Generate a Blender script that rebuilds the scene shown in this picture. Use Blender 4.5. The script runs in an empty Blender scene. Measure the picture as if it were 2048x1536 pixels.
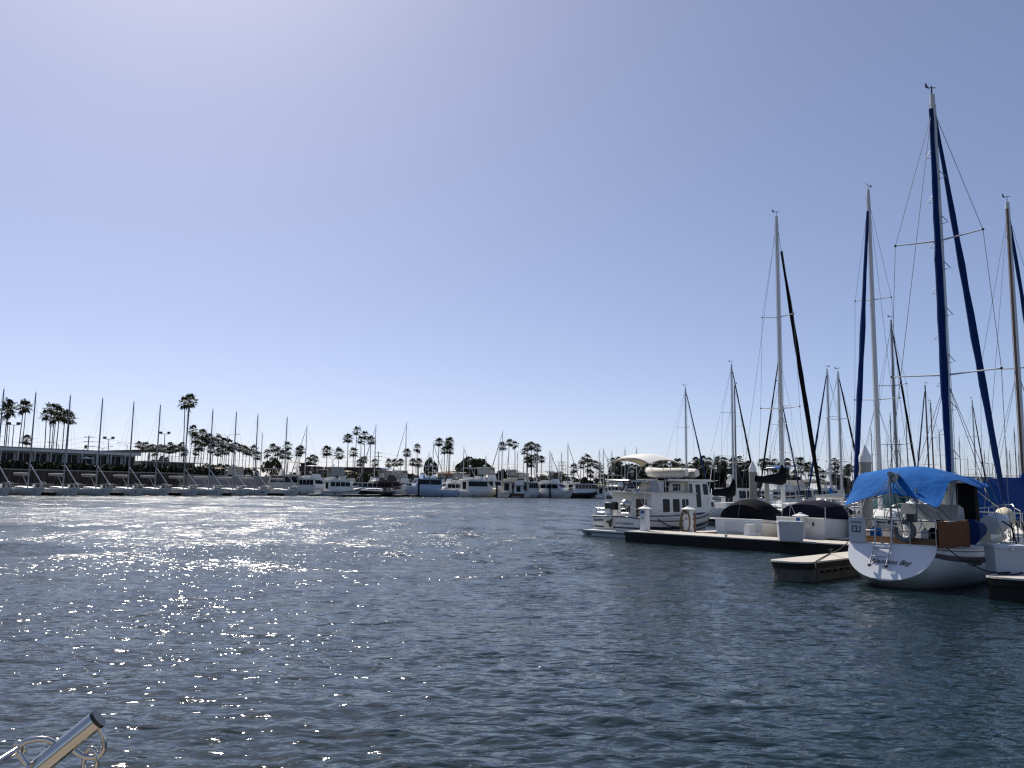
import bpy, bmesh, math, random
import numpy as np
from mathutils import Vector, Matrix, Euler
SC = bpy.context.scene
COL = SC.collection
rad = math.radians
# ------------------------------------------------------------------ camera
CAM_Z, PITCH, ROLL, FPX = 2.5, 7.1, 0.9, 1658.0
cam = bpy.data.cameras.new('camera')
cam.sensor_width = 36.0
cam.lens = 36.0 * FPX / 2048.0
cam.clip_start, cam.clip_end = 0.05, 9000.0
camo = bpy.data.objects.new('camera', cam)
CAM_R = Matrix.Rotation(rad(90 + PITCH), 3, 'X') @ Matrix.Rotation(rad(ROLL), 3, 'Z')
camo.matrix_world = Matrix.Translation((0, 0, CAM_Z)) @ CAM_R.to_4x4()
COL.objects.link(camo)
SC.camera = camo
# ------------------------------------------------------------------ light
SKY_GAMMA, SKY_TINT = 0.75, (1.0, 0.97, 1.045, 1)
SUN_AZ, SUN_EL = -26.0, 47.0           # azimuth from +Y, clockwise seen from above
world = bpy.data.worlds.new('World')
SC.world = world
world.use_nodes = True
wn = world.node_tree
sky = wn.nodes.new('ShaderNodeTexSky')
sky.sky_type = 'NISHITA'
sky.sun_disc = False
sky.sun_elevation = rad(SUN_EL)
sky.sun_rotation = rad(SUN_AZ)
sky.altitude = 0
sky.air_density, sky.dust_density, sky.ozone_density = 0.6, 0.68, 3.0
bg = wn.nodes['Background']
bg.inputs['Strength'].default_value = 0.15
sg = wn.nodes.new('ShaderNodeGamma')                      # softer sky contrast, as the phone renders it
sg.inputs['Gamma'].default_value = SKY_GAMMA
st = wn.nodes.new('ShaderNodeMix')
st.data_type, st.blend_type = 'RGBA', 'MULTIPLY'
st.inputs['Factor'].default_value = 1.0
st.inputs['B'].default_value = SKY_TINT
wn.links.new(sky.outputs['Color'], sg.inputs['Color'])
wn.links.new(sg.outputs['Color'], st.inputs['A'])
wn.links.new(st.outputs['Result'], bg.inputs['Color'])
sund = bpy.data.lights.new('sun', 'SUN')
sund.energy, sund.angle, sund.color = 4.6, rad(0.53), (1.0, 0.95, 0.87)
sun = bpy.data.objects.new('sun', sund)
SDIR = Vector((math.cos(rad(SUN_EL)) * math.sin(rad(SUN_AZ)), math.cos(rad(SUN_EL)) * math.cos(rad(SUN_AZ)), math.sin(rad(SUN_EL))))
sun.rotation_euler = SDIR.to_track_quat('Z', 'Y').to_euler()
sun.location = SDIR * 300
COL.objects.link(sun)
SC.view_settings.view_transform = 'Standard'
SC.view_settings.look = 'None'
SC.view_settings.exposure = 0.27
SC.view_settings.gamma = 1.0
SC.cycles.use_denoising = True
SC.cycles.use_adaptive_sampling = False
SC.cycles.filter_width = 1.3
SC.cycles.max_bounces = 6
SC.cycles.glossy_bounces = 3
SC.cycles.diffuse_bounces = 2
SC.cycles.transmission_bounces = 4
SC.cycles.transparent_max_bounces = 6
SC.cycles.caustics_reflective = False
SC.cycles.caustics_refractive = False
SC.cycles.sample_clamp_direct = 0
SC.cycles.sample_clamp_indirect = 6
# ------------------------------------------------------------------ pixels of the photograph -> points
def ray(x, y):
    return CAM_R @ Vector(((x - 1024) / FPX, -(y - 768) / FPX, -1.0))
def at_z(x, y, z):
    r = ray(x, y)
    t = (z - CAM_Z) / r.z
    return Vector((r.x * t, r.y * t, z))
def at_d(x, y, d):
    r = ray(x, y)
    t = d / r.y
    return Vector((r.x * t, d, CAM_Z + r.z * t))
def proj(p):
    q = CAM_R.transposed() @ (Vector(p) - Vector((0, 0, CAM_Z)))
    return (1024 + FPX * q.x / -q.z, 768 - FPX * q.y / -q.z)
def azv(a):
    return Vector((math.sin(rad(a)), math.cos(rad(a)), 0))
# ------------------------------------------------------------------ materials
MATS = {}
def srgb(r, g, b):
    f = lambda c: (c / 255 / 12.92) if c / 255 <= 0.04045 else ((c / 255 + 0.055) / 1.055) ** 2.4
    return (f(r), f(g), f(b))
def mat(name, col, rough=0.5, metal=0.0, var=0.12, vscale=3.0, bump=0.0, bscale=20.0, spec=0.5, trans=0.0, coords='Object', sss=None):
    if name in MATS:
        return MATS[name]
    m = bpy.data.materials.new(name)
    m.use_nodes = True
    nt = m.node_tree
    b = nt.nodes['Principled BSDF']
    b.inputs['Roughness'].default_value = rough
    b.inputs['Metallic'].default_value = metal
    b.inputs['Specular IOR Level'].default_value = spec
    c4 = (*col, 1)
    b.inputs['Base Color'].default_value = c4
    m.diffuse_color = c4
    tc = nt.nodes.new('ShaderNodeTexCoord')
    if var > 0:
        n = nt.nodes.new('ShaderNodeTexNoise')
        n.inputs['Scale'].default_value = vscale
        n.inputs['Detail'].default_value = 5
        n.inputs['Roughness'].default_value = 0.62
        nt.links.new(tc.outputs[coords], n.inputs['Vector'])
        mx = nt.nodes.new('ShaderNodeMix')
        mx.data_type = 'RGBA'
        mx.inputs['A'].default_value = (*[c * (1 - var * 1.6) for c in col], 1)
        mx.inputs['B'].default_value = (*[min(1, c * (1 + var)) for c in col], 1)
        nt.links.new(n.outputs['Fac'], mx.inputs['Factor'])
        nt.links.new(mx.outputs['Result'], b.inputs['Base Color'])
    if bump > 0:
        n2 = nt.nodes.new('ShaderNodeTexNoise')
        n2.inputs['Scale'].default_value = bscale
        n2.inputs['Detail'].default_value = 4
        nt.links.new(tc.outputs[coords], n2.inputs['Vector'])
        bp = nt.nodes.new('ShaderNodeBump')
        bp.inputs['Strength'].default_value = bump
        bp.inputs['Distance'].default_value = 0.05
        nt.links.new(n2.outputs['Fac'], bp.inputs['Height'])
        nt.links.new(bp.outputs['Normal'], b.inputs['Normal'])
    MATS[name] = m
    return m
# ------------------------------------------------------------------ mesh builder
class MB:
    def __init__(s):
        s.v, s.f, s.mi, s.mats, s.cur = [], [], [], [], 0
    def use(s, m):
        if m not in s.mats:
            s.mats.append(m)
        s.cur = s.mats.index(m)
        return s
    def add(s, vs, fs):
        o = len(s.v)
        s.v += [tuple(v) for v in vs]
        s.f += [tuple(i + o for i in f) for f in fs]
        s.mi += [s.cur] * len(fs)
        return s
    def box(s, c, d, rz=0.0, taper=1.0):
        hx, hy, hz = d[0] / 2, d[1] / 2, d[2] / 2
        cr, sr = math.cos(rz), math.sin(rz)
        vs = []
        for z in (-1, 1):
            t = taper if z > 0 else 1.0
            for x, y in ((-1, -1), (1, -1), (1, 1), (-1, 1)):
                px, py = x * hx * t, y * hy * t
                vs.append((c[0] + px * cr - py * sr, c[1] + px * sr + py * cr, c[2] + z * hz))
        return s.add(vs, [(3, 2, 1, 0), (4, 5, 6, 7), (0, 1, 5, 4), (1, 2, 6, 5), (2, 3, 7, 6), (3, 0, 4, 7)])
    def tube(s, pts, r, n=6, cap=True):
        pts = [Vector(p) for p in pts]
        k = len(pts)
        rr = r if isinstance(r, (list, tuple)) else [r] * k
        vs, fs = [], []
        ref = None
        for i, p in enumerate(pts):
            d = (pts[min(i + 1, k - 1)] - pts[max(i - 1, 0)])
            d = d.normalized() if d.length > 1e-9 else Vector((0, 0, 1))
            if ref is None:
                ref = Vector((0, 0, 1)) if abs(d.z) < 0.9 else Vector((1, 0, 0))
            a = (ref - d * ref.dot(d))
            a = a.normalized() if a.length > 1e-6 else d.orthogonal().normalized()
            ref = a
            b = d.cross(a)
            for j in range(n):
                t = 2 * math.pi * j / n
                vs.append(p + (a * math.cos(t) + b * math.sin(t)) * rr[i])
        for i in range(k - 1):
            for j in range(n):
                j2 = (j + 1) % n
                fs.append((i * n + j, i * n + j2, (i + 1) * n + j2, (i + 1) * n + j))
        if cap:
            fs.append(tuple(range(n - 1, -1, -1)))
            fs.append(tuple(range((k - 1) * n, k * n)))
        return s.add(vs, fs)
    def lathe(s, prof, n=12, c=(0, 0, 0)):
        vs, fs = [], []
        for r, z in prof:
            for j in range(n):
                t = 2 * math.pi * j / n
                vs.append((c[0] + r * math.cos(t), c[1] + r * math.sin(t), c[2] + z))
        for i in range(len(prof) - 1):
            for j in range(n):
                j2 = (j + 1) % n
                fs.append((i * n + j, i * n + j2, (i + 1) * n + j2, (i + 1) * n + j))
        fs.append(tuple(range(n - 1, -1, -1)))
        fs.append(tuple(range((len(prof) - 1) * n, len(prof) * n)))
        return s.add(vs, fs)
    def loft(s, rows, close=False, cap=False):
        n = len(rows[0])
        vs = [p for r in rows for p in r]
        fs = []
        for i in range(len(rows) - 1):
            for j in range(n if close else n - 1):
                j2 = (j + 1) % n
                fs.append((i * n + j, i * n + j2, (i + 1) * n + j2, (i + 1) * n + j))
        if cap:
            fs.append(tuple(range(n - 1, -1, -1)))
            fs.append(tuple(range((len(rows) - 1) * n, len(rows) * n)))
        return s.add(vs, fs)
    def house(s, poly, w):
        """closed block: polygon in x,z (counter-clockwise seen from -y) swept across y; half width w(z)"""
        n = len(poly)
        vs = [(x, -w(z), z) for x, z in poly] + [(x, w(z), z) for x, z in poly]
        fs = [tuple(range(n)), tuple(range(2 * n - 1, n - 1, -1))]
        for i in range(n):
            j = (i + 1) % n
            fs.append((i, i + n, j + n, j))
        return s.add(vs, fs)
    def plate(s, poly, w, side, off=0.012, th=0.03):
        """thin panel lying on the side of a house block"""
        n = len(poly)
        a = [(x, side * (w(z) + off), z) for x, z in poly]
        b = [(x, side * (w(z) + off - th), z) for x, z in poly]
        fs = [tuple(range(n)), tuple(range(2 * n - 1, n - 1, -1))]
        for i in range(n):
            j = (i + 1) % n
            fs.append((i, i + n, j + n, j))
        return s.add(a + b, fs)
    def ball(s, c, r, n=8, m=6):
        r = r if isinstance(r, (tuple, list)) else (r, r, r)
        vs = [(c[0], c[1], c[2] - r[2])]
        for i in range(1, m):
            t = math.pi * i / m
            for j in range(n):
                a = 2 * math.pi * j / n
                vs.append((c[0] + r[0] * math.sin(t) * math.cos(a), c[1] + r[1] * math.sin(t) * math.sin(a), c[2] - r[2] * math.cos(t)))
        vs.append((c[0], c[1], c[2] + r[2]))
        fs = []
        for j in range(n):
            j2 = (j + 1) % n
            fs.append((0, 1 + j2, 1 + j))
            fs.append((len(vs) - 1, 1 + (m - 2) * n + j, 1 + (m - 2) * n + j2))
            for i in range(m - 2):
                fs.append((1 + i * n + j, 1 + i * n + j2, 1 + (i + 1) * n + j2, 1 + (i + 1) * n + j))
        return s.add(vs, fs)
    def mesh(s, name, smooth=0):
        me = bpy.data.meshes.new(name)
        me.from_pydata(s.v, [], s.f)
        for m in s.mats:
            me.materials.append(m)
        me.polygons.foreach_set('material_index', s.mi)
        if smooth:
            me.polygons.foreach_set('use_smooth', [True] * len(s.f))
            me.set_sharp_from_angle(angle=rad(smooth))
        me.update()
        return me
    def build(s, name, parent=None, smooth=0, weld=False):
        me = s.mesh(name, 0 if weld else smooth)
        if weld:
            bm = bmesh.new()
            bm.from_mesh(me)
            bmesh.ops.remove_doubles(bm, verts=bm.verts, dist=2e-4)
            bmesh.ops.recalc_face_normals(bm, faces=bm.faces)
            bm.to_mesh(me)
            bm.free()
            me.polygons.foreach_set('use_smooth', [True] * len(me.polygons))
            me.set_sharp_from_angle(angle=rad(smooth))
        o = bpy.data.objects.new(name, me)
        COL.objects.link(o)
        if parent is not None:
            o.parent = parent
        return o
def tag(o, label=None, cat=None, group=None, kind=None):
    if label: o['label'] = label
    if cat: o['category'] = cat
    if group: o['group'] = group
    if kind: o['kind'] = kind
    return o
def thing(name, label, cat, loc=(0, 0, 0), rz=0.0, group=None):
    o = bpy.data.objects.new(name, None)
    o.empty_display_size = 0.3
    COL.objects.link(o)
    o.location = loc
    o.rotation_euler = (0, 0, rz)
    return tag(o, label, cat, group)
def copy_tree(o, parent=None):
    c = o.copy()
    COL.objects.link(c)
    c.parent = parent
    for ch in list(o.children):
        copy_tree(ch, c)
    return c
def M(mt):
    return MB().use(mt)
def text(name, s, size, mt, parent, mw, shear=0.0, ex=0.002, offset=0.0, spacing=1.0):
    cu = bpy.data.curves.new(name, 'FONT')
    cu.body, cu.size, cu.shear, cu.extrude = s, size, shear, ex
    cu.resolution_u = 3
    cu.offset = offset
    cu.space_character = spacing
    cu.align_x = 'CENTER'
    tmp = bpy.data.objects.new('tmp', cu)
    me = bpy.data.meshes.new_from_object(tmp)
    bpy.data.objects.remove(tmp)
    bpy.data.curves.remove(cu)
    me.materials.clear()
    me.materials.append(mt)
    o = bpy.data.objects.new(name, me)
    COL.objects.link(o)
    o.parent = parent
    o.matrix_local = mw
    return o
def basis(origin, right, up):
    """matrix whose x runs along right, y along up"""
    r = Vector(right).normalized()
    u = Vector(up)
    u = (u - r * u.dot(r)).normalized()
    n = r.cross(u)
    return Matrix(((r.x, u.x, n.x, origin[0]), (r.y, u.y, n.y, origin[1]), (r.z, u.z, n.z, origin[2]), (0, 0, 0, 1)))
# ------------------------------------------------------------------ palette
WHITE = mat('gelcoat_white', (0.72, 0.71, 0.68), 0.28, var=0.05, vscale=1.5)
CREAM = mat('gelcoat_cream', (0.62, 0.57, 0.47), 0.35, var=0.06)
DECKW = mat('deck_white', (0.68, 0.67, 0.63), 0.55, var=0.08)
PALEBLUE = mat('hull_pale_blue', (0.42, 0.5, 0.62), 0.3, var=0.05)
NAVY = mat('navy_paint', (0.012, 0.018, 0.05), 0.3, var=0.1)
DARKHULL = mat('dark_hull', (0.02, 0.015, 0.02), 0.3, var=0.1)
GLASS = mat('dark_glass', (0.010, 0.012, 0.018), 0.1, var=0.0, spec=0.12)
CLEARV = mat('clear_vinyl', (0.34, 0.34, 0.31), 0.15, var=0.12)
ALU = mat('mast_aluminium', (0.52, 0.52, 0.53), 0.42, 0.35, var=0.08)
ALUD = mat('mast_grey', (0.24, 0.24, 0.25), 0.45, 0.2, var=0.1)
MASTW = mat('mast_white', (0.66, 0.65, 0.63), 0.35, var=0.06)
MASTB = mat('mast_brown', (0.12, 0.07, 0.045), 0.45, var=0.15)
STEELP = mat('polished_steel', (0.6, 0.57, 0.52), 0.16, 1.0, var=0.06)
STEEL = mat('stainless_steel', (0.5, 0.49, 0.48), 0.36, 1.0, var=0.06)
WIRE = mat('wire', (0.16, 0.16, 0.17), 0.4, 0.5, var=0.0)
BLUEC = mat('canvas_blue', (0.008, 0.11, 0.37), 0.85, var=0.14, vscale=4, spec=0.15, bump=0.8, bscale=3.2)
DBLUE = mat('canvas_dark_blue', (0.010, 0.03, 0.12), 0.85, spec=0.12, var=0.15, bump=0.25, bscale=6)
BLACKC = mat('canvas_black', (0.007, 0.008, 0.011), 0.9, spec=0.08, var=0.2, bump=0.3, bscale=5)
TEALC = mat('canvas_teal', (0.007, 0.05, 0.06), 0.85, spec=0.12, var=0.15, bump=0.25, bscale=6)
GREENC = mat('canvas_green', (0.012, 0.05, 0.035), 0.85, var=0.15)
TANC = mat('canvas_tan', (0.5, 0.42, 0.3), 0.85, var=0.1)
WHITEC = mat('canvas_white', (0.7, 0.68, 0.63), 0.8, var=0.08, bump=0.2, bscale=5)
BROWNC = mat('canvas_brown', (0.16, 0.055, 0.016), 0.85, var=0.15)
TEAK = mat('teak', (0.2, 0.1, 0.045), 0.6, var=0.25, vscale=8)
WOODD = mat('dark_wood', (0.075, 0.03, 0.018), 0.45, var=0.25, vscale=6)
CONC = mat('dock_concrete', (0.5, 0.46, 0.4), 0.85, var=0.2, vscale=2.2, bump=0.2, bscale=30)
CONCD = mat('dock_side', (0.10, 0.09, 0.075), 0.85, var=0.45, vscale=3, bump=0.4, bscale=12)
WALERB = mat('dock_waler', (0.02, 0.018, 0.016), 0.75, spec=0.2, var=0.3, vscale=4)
PILEM = mat('pile_concrete', (0.3, 0.285, 0.255), 0.85, var=0.22, vscale=3, bump=0.2, bscale=25)
RUBBER = mat('black_rubber', (0.012, 0.012, 0.013), 0.6, var=0.1)
ROPED = mat('rope_dark', (0.02, 0.018, 0.018), 0.9, var=0.2)
ROPEW = mat('rope_white', (0.55, 0.5, 0.42), 0.9, var=0.2)
FBOX = mat('fibreglass_box', (0.5, 0.52, 0.55), 0.4, var=0.06)
PLASTW = mat('white_plastic', (0.72, 0.72, 0.72), 0.4, var=0.04)
BLACKP = mat('black_plastic', (0.012, 0.012, 0.014), 0.3, var=0.1)
HOSE = mat('hose', (0.13, 0.10, 0.06), 0.6, var=0.2)
LETTER = mat('lettering_dark', (0.012, 0.014, 0.025), 0.5, var=0.0)
LETTERG = mat('lettering_grey', (0.12, 0.13, 0.16), 0.5, var=0.0)
SKIN = mat('skin', (0.42, 0.25, 0.18), 0.55, var=0.08)
SHIRT = mat('shirt_black', (0.02, 0.02, 0.025), 0.9, var=0.2)
JEANS = mat('jeans', (0.05, 0.075, 0.12), 0.9, var=0.2)
TRUNK = mat('palm_trunk', (0.055, 0.043, 0.032), 0.9, var=0.3, vscale=4, spec=0.1)
FROND = mat('palm_frond', (0.028, 0.038, 0.014), 0.6, var=0.4, vscale=1.2, spec=0.2)
FRONDD = mat('palm_skirt', (0.06, 0.045, 0.027), 0.85, var=0.3, spec=0.1)
LEAF = mat('tree_leaf', (0.04, 0.055, 0.018), 0.6, spec=0.2, var=0.45, vscale=0.5)
LEAFD = mat('hedge_leaf', (0.02, 0.028, 0.011), 0.65, spec=0.2, var=0.45, vscale=0.6)
LEAFO = mat('shrub_leaf', (0.07, 0.072, 0.025), 0.65, spec=0.2, var=0.45, vscale=0.5)
BARK = mat('bark', (0.09, 0.065, 0.045), 0.9, var=0.3)
EARTH = mat('ground_earth', (0.2, 0.17, 0.13), 0.9, var=0.25, vscale=0.2)
WALLB = mat('bulkhead', (0.06, 0.05, 0.043), 0.85, var=0.3, vscale=0.7, spec=0.15)
WALLG = mat('grey_wall', (0.27, 0.26, 0.25), 0.85, var=0.15, vscale=0.6)
BLDG = mat('building_grey', (0.4, 0.4, 0.4), 0.7, var=0.1, vscale=0.5)
BLDW = mat('building_white', (0.62, 0.61, 0.59), 0.7, var=0.08, vscale=0.5)
BLDT = mat('building_tan', (0.36, 0.3, 0.22), 0.8, var=0.12, vscale=0.5)
ROOFD = mat('roof_dark', (0.055, 0.045, 0.04), 0.85, var=0.2, vscale=0.8)
ROOFR = mat('roof_red', (0.22, 0.1, 0.07), 0.85, var=0.2)
ROOFG = mat('roof_grey', (0.3, 0.3, 0.31), 0.7, var=0.1)
POLEG = mat('pole_grey', (0.3, 0.3, 0.3), 0.5, 0.3, var=0.1)
POLEW = mat('pole_wood', (0.09, 0.065, 0.05), 0.9, var=0.2)
BRIDGE = mat('bridge_concrete', (0.3, 0.29, 0.27), 0.85, var=0.12, vscale=0.3)
# ------------------------------------------------------------------ water
def make_water():
    rng = np.random.default_rng(5)
    ys = [-60.0, -30, -12, -4, 0, 2, 3.2]
    y = 4.0
    while y < 75:
        ys.append(y)
        y *= 1.0075
    while y < 3500:
        ys.append(y)
        y *= 1.13
    xs = list(-np.geomspace(26, 3500, 26)[::-1]) + list(np.arange(-25.4, 30.0, 0.055)) + list(np.geomspace(31, 3500, 26))
    xs, ys = np.array(xs), np.array(ys)
    X, Y = np.meshgrid(xs, ys)
    dy = np.gradient(ys)[:, None] * np.ones_like(X)
    dx = np.gradient(xs)[None, :] * np.ones_like(X)
    sp = np.maximum(dx * 0.9, dy * 0.8)
    Z = np.zeros_like(X)
    DX = np.zeros_like(X); DY = np.zeros_like(X); HV = np.zeros_like(X); TV = 0.0
    for i in range(90):
        lam = 0.16 * (1.3 / 0.16) ** (rng.random() ** 1.2)
        k = 2 * math.pi / lam
        th = rad(248) + rng.normal() * 0.62
        kx, ky = k * math.cos(th), k * math.sin(th)
        slope = 0.0235 * (0.75 if lam > 0.8 else 1.0)
        a = slope / k
        fade = np.clip((lam / sp - 2.2) / 2.5, 0, 1)
        HV += slope * slope / 2 * fade * fade; TV += slope * slope / 2
        ph = kx * X + ky * Y + rng.random() * 6.283
        s, c = np.sin(ph), np.cos(ph)
        Z += a * fade * c
        DX -= 0.75 * a * fade * math.cos(th) * s
        DY -= 0.75 * a * fade * math.sin(th) * s
    grp = 0.8 + 0.35 * np.sin(X * 0.31 + 1.0) * np.sin(Y * 0.27 + X * 0.08)
    # wake left by a passing boat: calm slicks with steep rims
    def slick(cx, cy, rx, ry, rot):
        c, s = math.cos(rad(rot)), math.sin(rad(rot))
        u = ((X - cx) * c + (Y - cy) * s) / rx
        v = (-(X - cx) * s + (Y - cy) * c) / ry
        q = np.sqrt(u * u + v * v) + 0.07 * np.sin(X * 0.9 + Y * 0.5) + 0.05 * np.sin(X * 2.3 - Y)
        return 1.0 - 0.62 * np.clip((1.0 - q) / 0.25, 0, 1) + 0.55 * np.exp(-((q - 1.12) / 0.13) ** 2)
    SL = slick(-20.5, 30.0, 7.5, 3.6, 8) * slick(-9.0, 31.5, 4.6, 4.2, -10) * slick(-4.0, 27.0, 5.5, 2.4, -18)
    SL = np.clip(SL, 0.32, 1.6)
    Z *= grp * SL
    RES = np.sqrt(np.maximum(0, TV - HV))
    FAR4 = (RES / math.sqrt(TV)) ** 4
    nx, ny = len(xs), len(ys)
    co = np.stack([X + DX, Y + DY, Z], -1).reshape(-1, 3)
    me = bpy.data.meshes.new('water')
    idx = np.arange(nx * ny).reshape(ny, nx)
    q = np.stack([idx[:-1, :-1], idx[:-1, 1:], idx[1:, 1:], idx[1:, :-1]], -1).reshape(-1, 4)
    me.vertices.add(len(co)); me.vertices.foreach_set('co', co.ravel())
    me.loops.add(q.size); me.loops.foreach_set('vertex_index', q.ravel().astype(np.int32))
    me.polygons.add(len(q)); me.polygons.foreach_set('loop_start', np.arange(0, q.size, 4, dtype=np.int32))
    me.polygons.foreach_set('use_smooth', np.ones(len(q), bool))
    me.update(calc_edges=True)
    at = me.attributes.new('chop', 'FLOAT', 'POINT')      # wave slope too fine for the mesh, left to the shader
    at.data.foreach_set('value', (SL * (1.0 + 2.0 * FAR4)).ravel().astype(np.float32))
    a2 = me.attributes.new('unresolved', 'FLOAT', 'POINT')
    a2.data.foreach_set('value', (SL * FAR4).ravel().astype(np.float32))
    m = bpy.data.materials.new('sea_water')
    m.use_nodes = True
    nt = m.node_tree
    N, Lk = nt.nodes.new, nt.links.new
    b = nt.nodes['Principled BSDF']
    b.inputs['Base Color'].default_value = (0.005, 0.016, 0.018, 1)
    b.inputs['Roughness'].default_value = 0.1
    b.inputs['IOR'].default_value = 1.333
    geo = N('ShaderNodeNewGeometry')
    def mapped(rot, sx, sy):
        mp = N('ShaderNodeMapping')
        mp.inputs['Rotation'].default_value = (0, 0, rad(rot))
        mp.inputs['Scale'].default_value = (sx, sy, 1)
        Lk(geo.outputs['Position'], mp.inputs['Vector'])
        return mp
    def slope(mp, scale, detail, rough, k):
        n = N('ShaderNodeTexNoise')
        n.inputs['Scale'].default_value = scale
        n.inputs['Detail'].default_value = detail
        n.inputs['Roughness'].default_value = rough
        Lk(mp.outputs['Vector'], n.inputs['Vector'])
        sub = N('ShaderNodeVectorMath'); sub.operation = 'SUBTRACT'
        sub.inputs[1].default_value = (0.5, 0.5, 0.5)
        Lk(n.outputs['Color'], sub.inputs[0])
        mu = N('ShaderNodeVectorMath'); mu.operation = 'MULTIPLY'
        mu.inputs[1].default_value = k
        Lk(sub.outputs['Vector'], mu.inputs[0])
        return mu
    s1 = slope(mapped(18, 0.55, 1.0), 1.6, 2, 0.5, (0.22, 0.34, 0))
    s2 = slope(mapped(-12, 0.6, 1.0), 6.5, 4, 0.65, (0.68, 0.82, 0))
    add = N('ShaderNodeVectorMath'); add.operation = 'ADD'
    Lk(s1.outputs[0], add.inputs[0]); Lk(s2.outputs[0], add.inputs[1])
    # calmer slicks and wind-ruffled patches
    mpm = mapped(7, 0.016, 0.05)
    nm = N('ShaderNodeTexNoise'); nm.inputs['Scale'].default_value = 1.0; nm.inputs['Detail'].default_value = 5; nm.inputs['Distortion'].default_value = 0.7
    Lk(mpm.outputs['Vector'], nm.inputs['Vector'])
    mr = N('ShaderNodeMapRange'); mr.inputs['From Min'].default_value = 0.38; mr.inputs['From Max'].default_value = 0.62
    mr.inputs['To Min'].default_value = 0.55; mr.inputs['To Max'].default_value = 1.15
    Lk(nm.outputs['Fac'], mr.inputs['Value'])
    sc = N('ShaderNodeVectorMath'); sc.operation = 'SCALE'
    atn = N('ShaderNodeAttribute'); atn.attribute_name = 'chop'
    mm = N('ShaderNodeMath'); mm.operation = 'MULTIPLY'
    Lk(mr.outputs['Result'], mm.inputs[0]); Lk(atn.outputs['Fac'], mm.inputs[1])
    Lk(add.outputs[0], sc.inputs[0]); Lk(mm.outputs[0], sc.inputs['Scale'])
    # broad gust patches far out
    s3 = slope(mapped(4, 0.5, 0.22), 0.9, 3, 0.6, (0.9, 1.5, 0))
    at3 = N('ShaderNodeAttribute'); at3.attribute_name = 'unresolved'
    sc3 = N('ShaderNodeVectorMath'); sc3.operation = 'SCALE'
    Lk(s3.outputs[0], sc3.inputs[0]); Lk(at3.outputs['Fac'], sc3.inputs['Scale'])
    ad3 = N('ShaderNodeVectorMath'); ad3.operation = 'ADD'
    Lk(sc.outputs[0], ad3.inputs[0]); Lk(sc3.outputs[0], ad3.inputs[1])
    sc = ad3
    # short sharp-crested wavelets as relief
    hs = []
    for rot, sx, sy, scl in ((10, 0.5, 1.0, 4.4), (-24, 0.55, 1.0, 7.5)):
        wn_ = N('ShaderNodeTexNoise')
        wn_.inputs['Scale'].default_value = scl
        wn_.inputs['Detail'].default_value = 1.5
        wn_.inputs['Roughness'].default_value = 0.45
        wn_.inputs['Distortion'].default_value = 0.25
        Lk(mapped(rot, sx, sy).outputs['Vector'], wn_.inputs['Vector'])
        s1_ = N('ShaderNodeMath'); s1_.operation = 'SUBTRACT'; s1_.inputs[1].default_value = 0.5
        Lk(wn_.outputs['Fac'], s1_.inputs[0])
        ab = N('ShaderNodeMath'); ab.operation = 'ABSOLUTE'
        Lk(s1_.outputs[0], ab.inputs[0])
        mixh = N('ShaderNodeMath'); mixh.operation = 'MULTIPLY_ADD'; mixh.inputs[1].default_value = -0.8
        Lk(ab.outputs[0], mixh.inputs[0]); Lk(s1_.outputs[0], mixh.inputs[2])
        g = N('ShaderNodeMath'); g.operation = 'MULTIPLY'; g.inputs[1].default_value = 4.4 / scl
        Lk(mixh.outputs[0], g.inputs[0])
        hs.append(g)
    ha = N('ShaderNodeMath'); ha.operation = 'ADD'
    Lk(hs[0].outputs[0], ha.inputs[0]); Lk(hs[1].outputs[0], ha.inputs[1])
    hm_ = N('ShaderNodeMath'); hm_.operation = 'MULTIPLY'
    Lk(ha.outputs[0], hm_.inputs[0]); Lk(mr.outputs['Result'], hm_.inputs[1])
    bp = N('ShaderNodeBump'); bp.inputs['Strength'].default_value = 1.0; bp.inputs['Distance'].default_value = 0.05
    Lk(hm_.outputs[0], bp.inputs['Height'])
    an = N('ShaderNodeVectorMath'); an.operation = 'ADD'
    Lk(bp.outputs['Normal'], an.inputs[0]); Lk(sc.outputs[0], an.inputs[1])
    no = N('ShaderNodeVectorMath'); no.operation = 'NORMALIZE'
    Lk(an.outputs[0], no.inputs[0])
    Lk(no.outputs[0], b.inputs['Normal'])
    at2 = N('ShaderNodeAttribute'); at2.attribute_name = 'unresolved'
    m3 = N('ShaderNodeMath'); m3.operation = 'MULTIPLY'
    Lk(at2.outputs['Fac'], m3.inputs[0]); Lk(mr.outputs['Result'], m3.inputs[1])
    rr = N('ShaderNodeMapRange')
    rr.inputs['To Min'].default_value, rr.inputs['To Max'].default_value = 0.07, 0.26
    Lk(m3.outputs[0], rr.inputs['Value'])
    Lk(rr.outputs['Result'], b.inputs['Roughness'])
    me.materials.append(m)
    o = bpy.data.objects.new('water', me)
    COL.objects.link(o)
    tag(o, 'rippled dark blue-green harbour water glittering under the sun', None, None, 'structure')
    bed = M(EARTH).box((0, 1200, -4.5), (9000, 9000, 1.0)).build('seabed')
    tag(bed, 'seabed under the harbour water', None, None, 'structure')
make_water()
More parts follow.
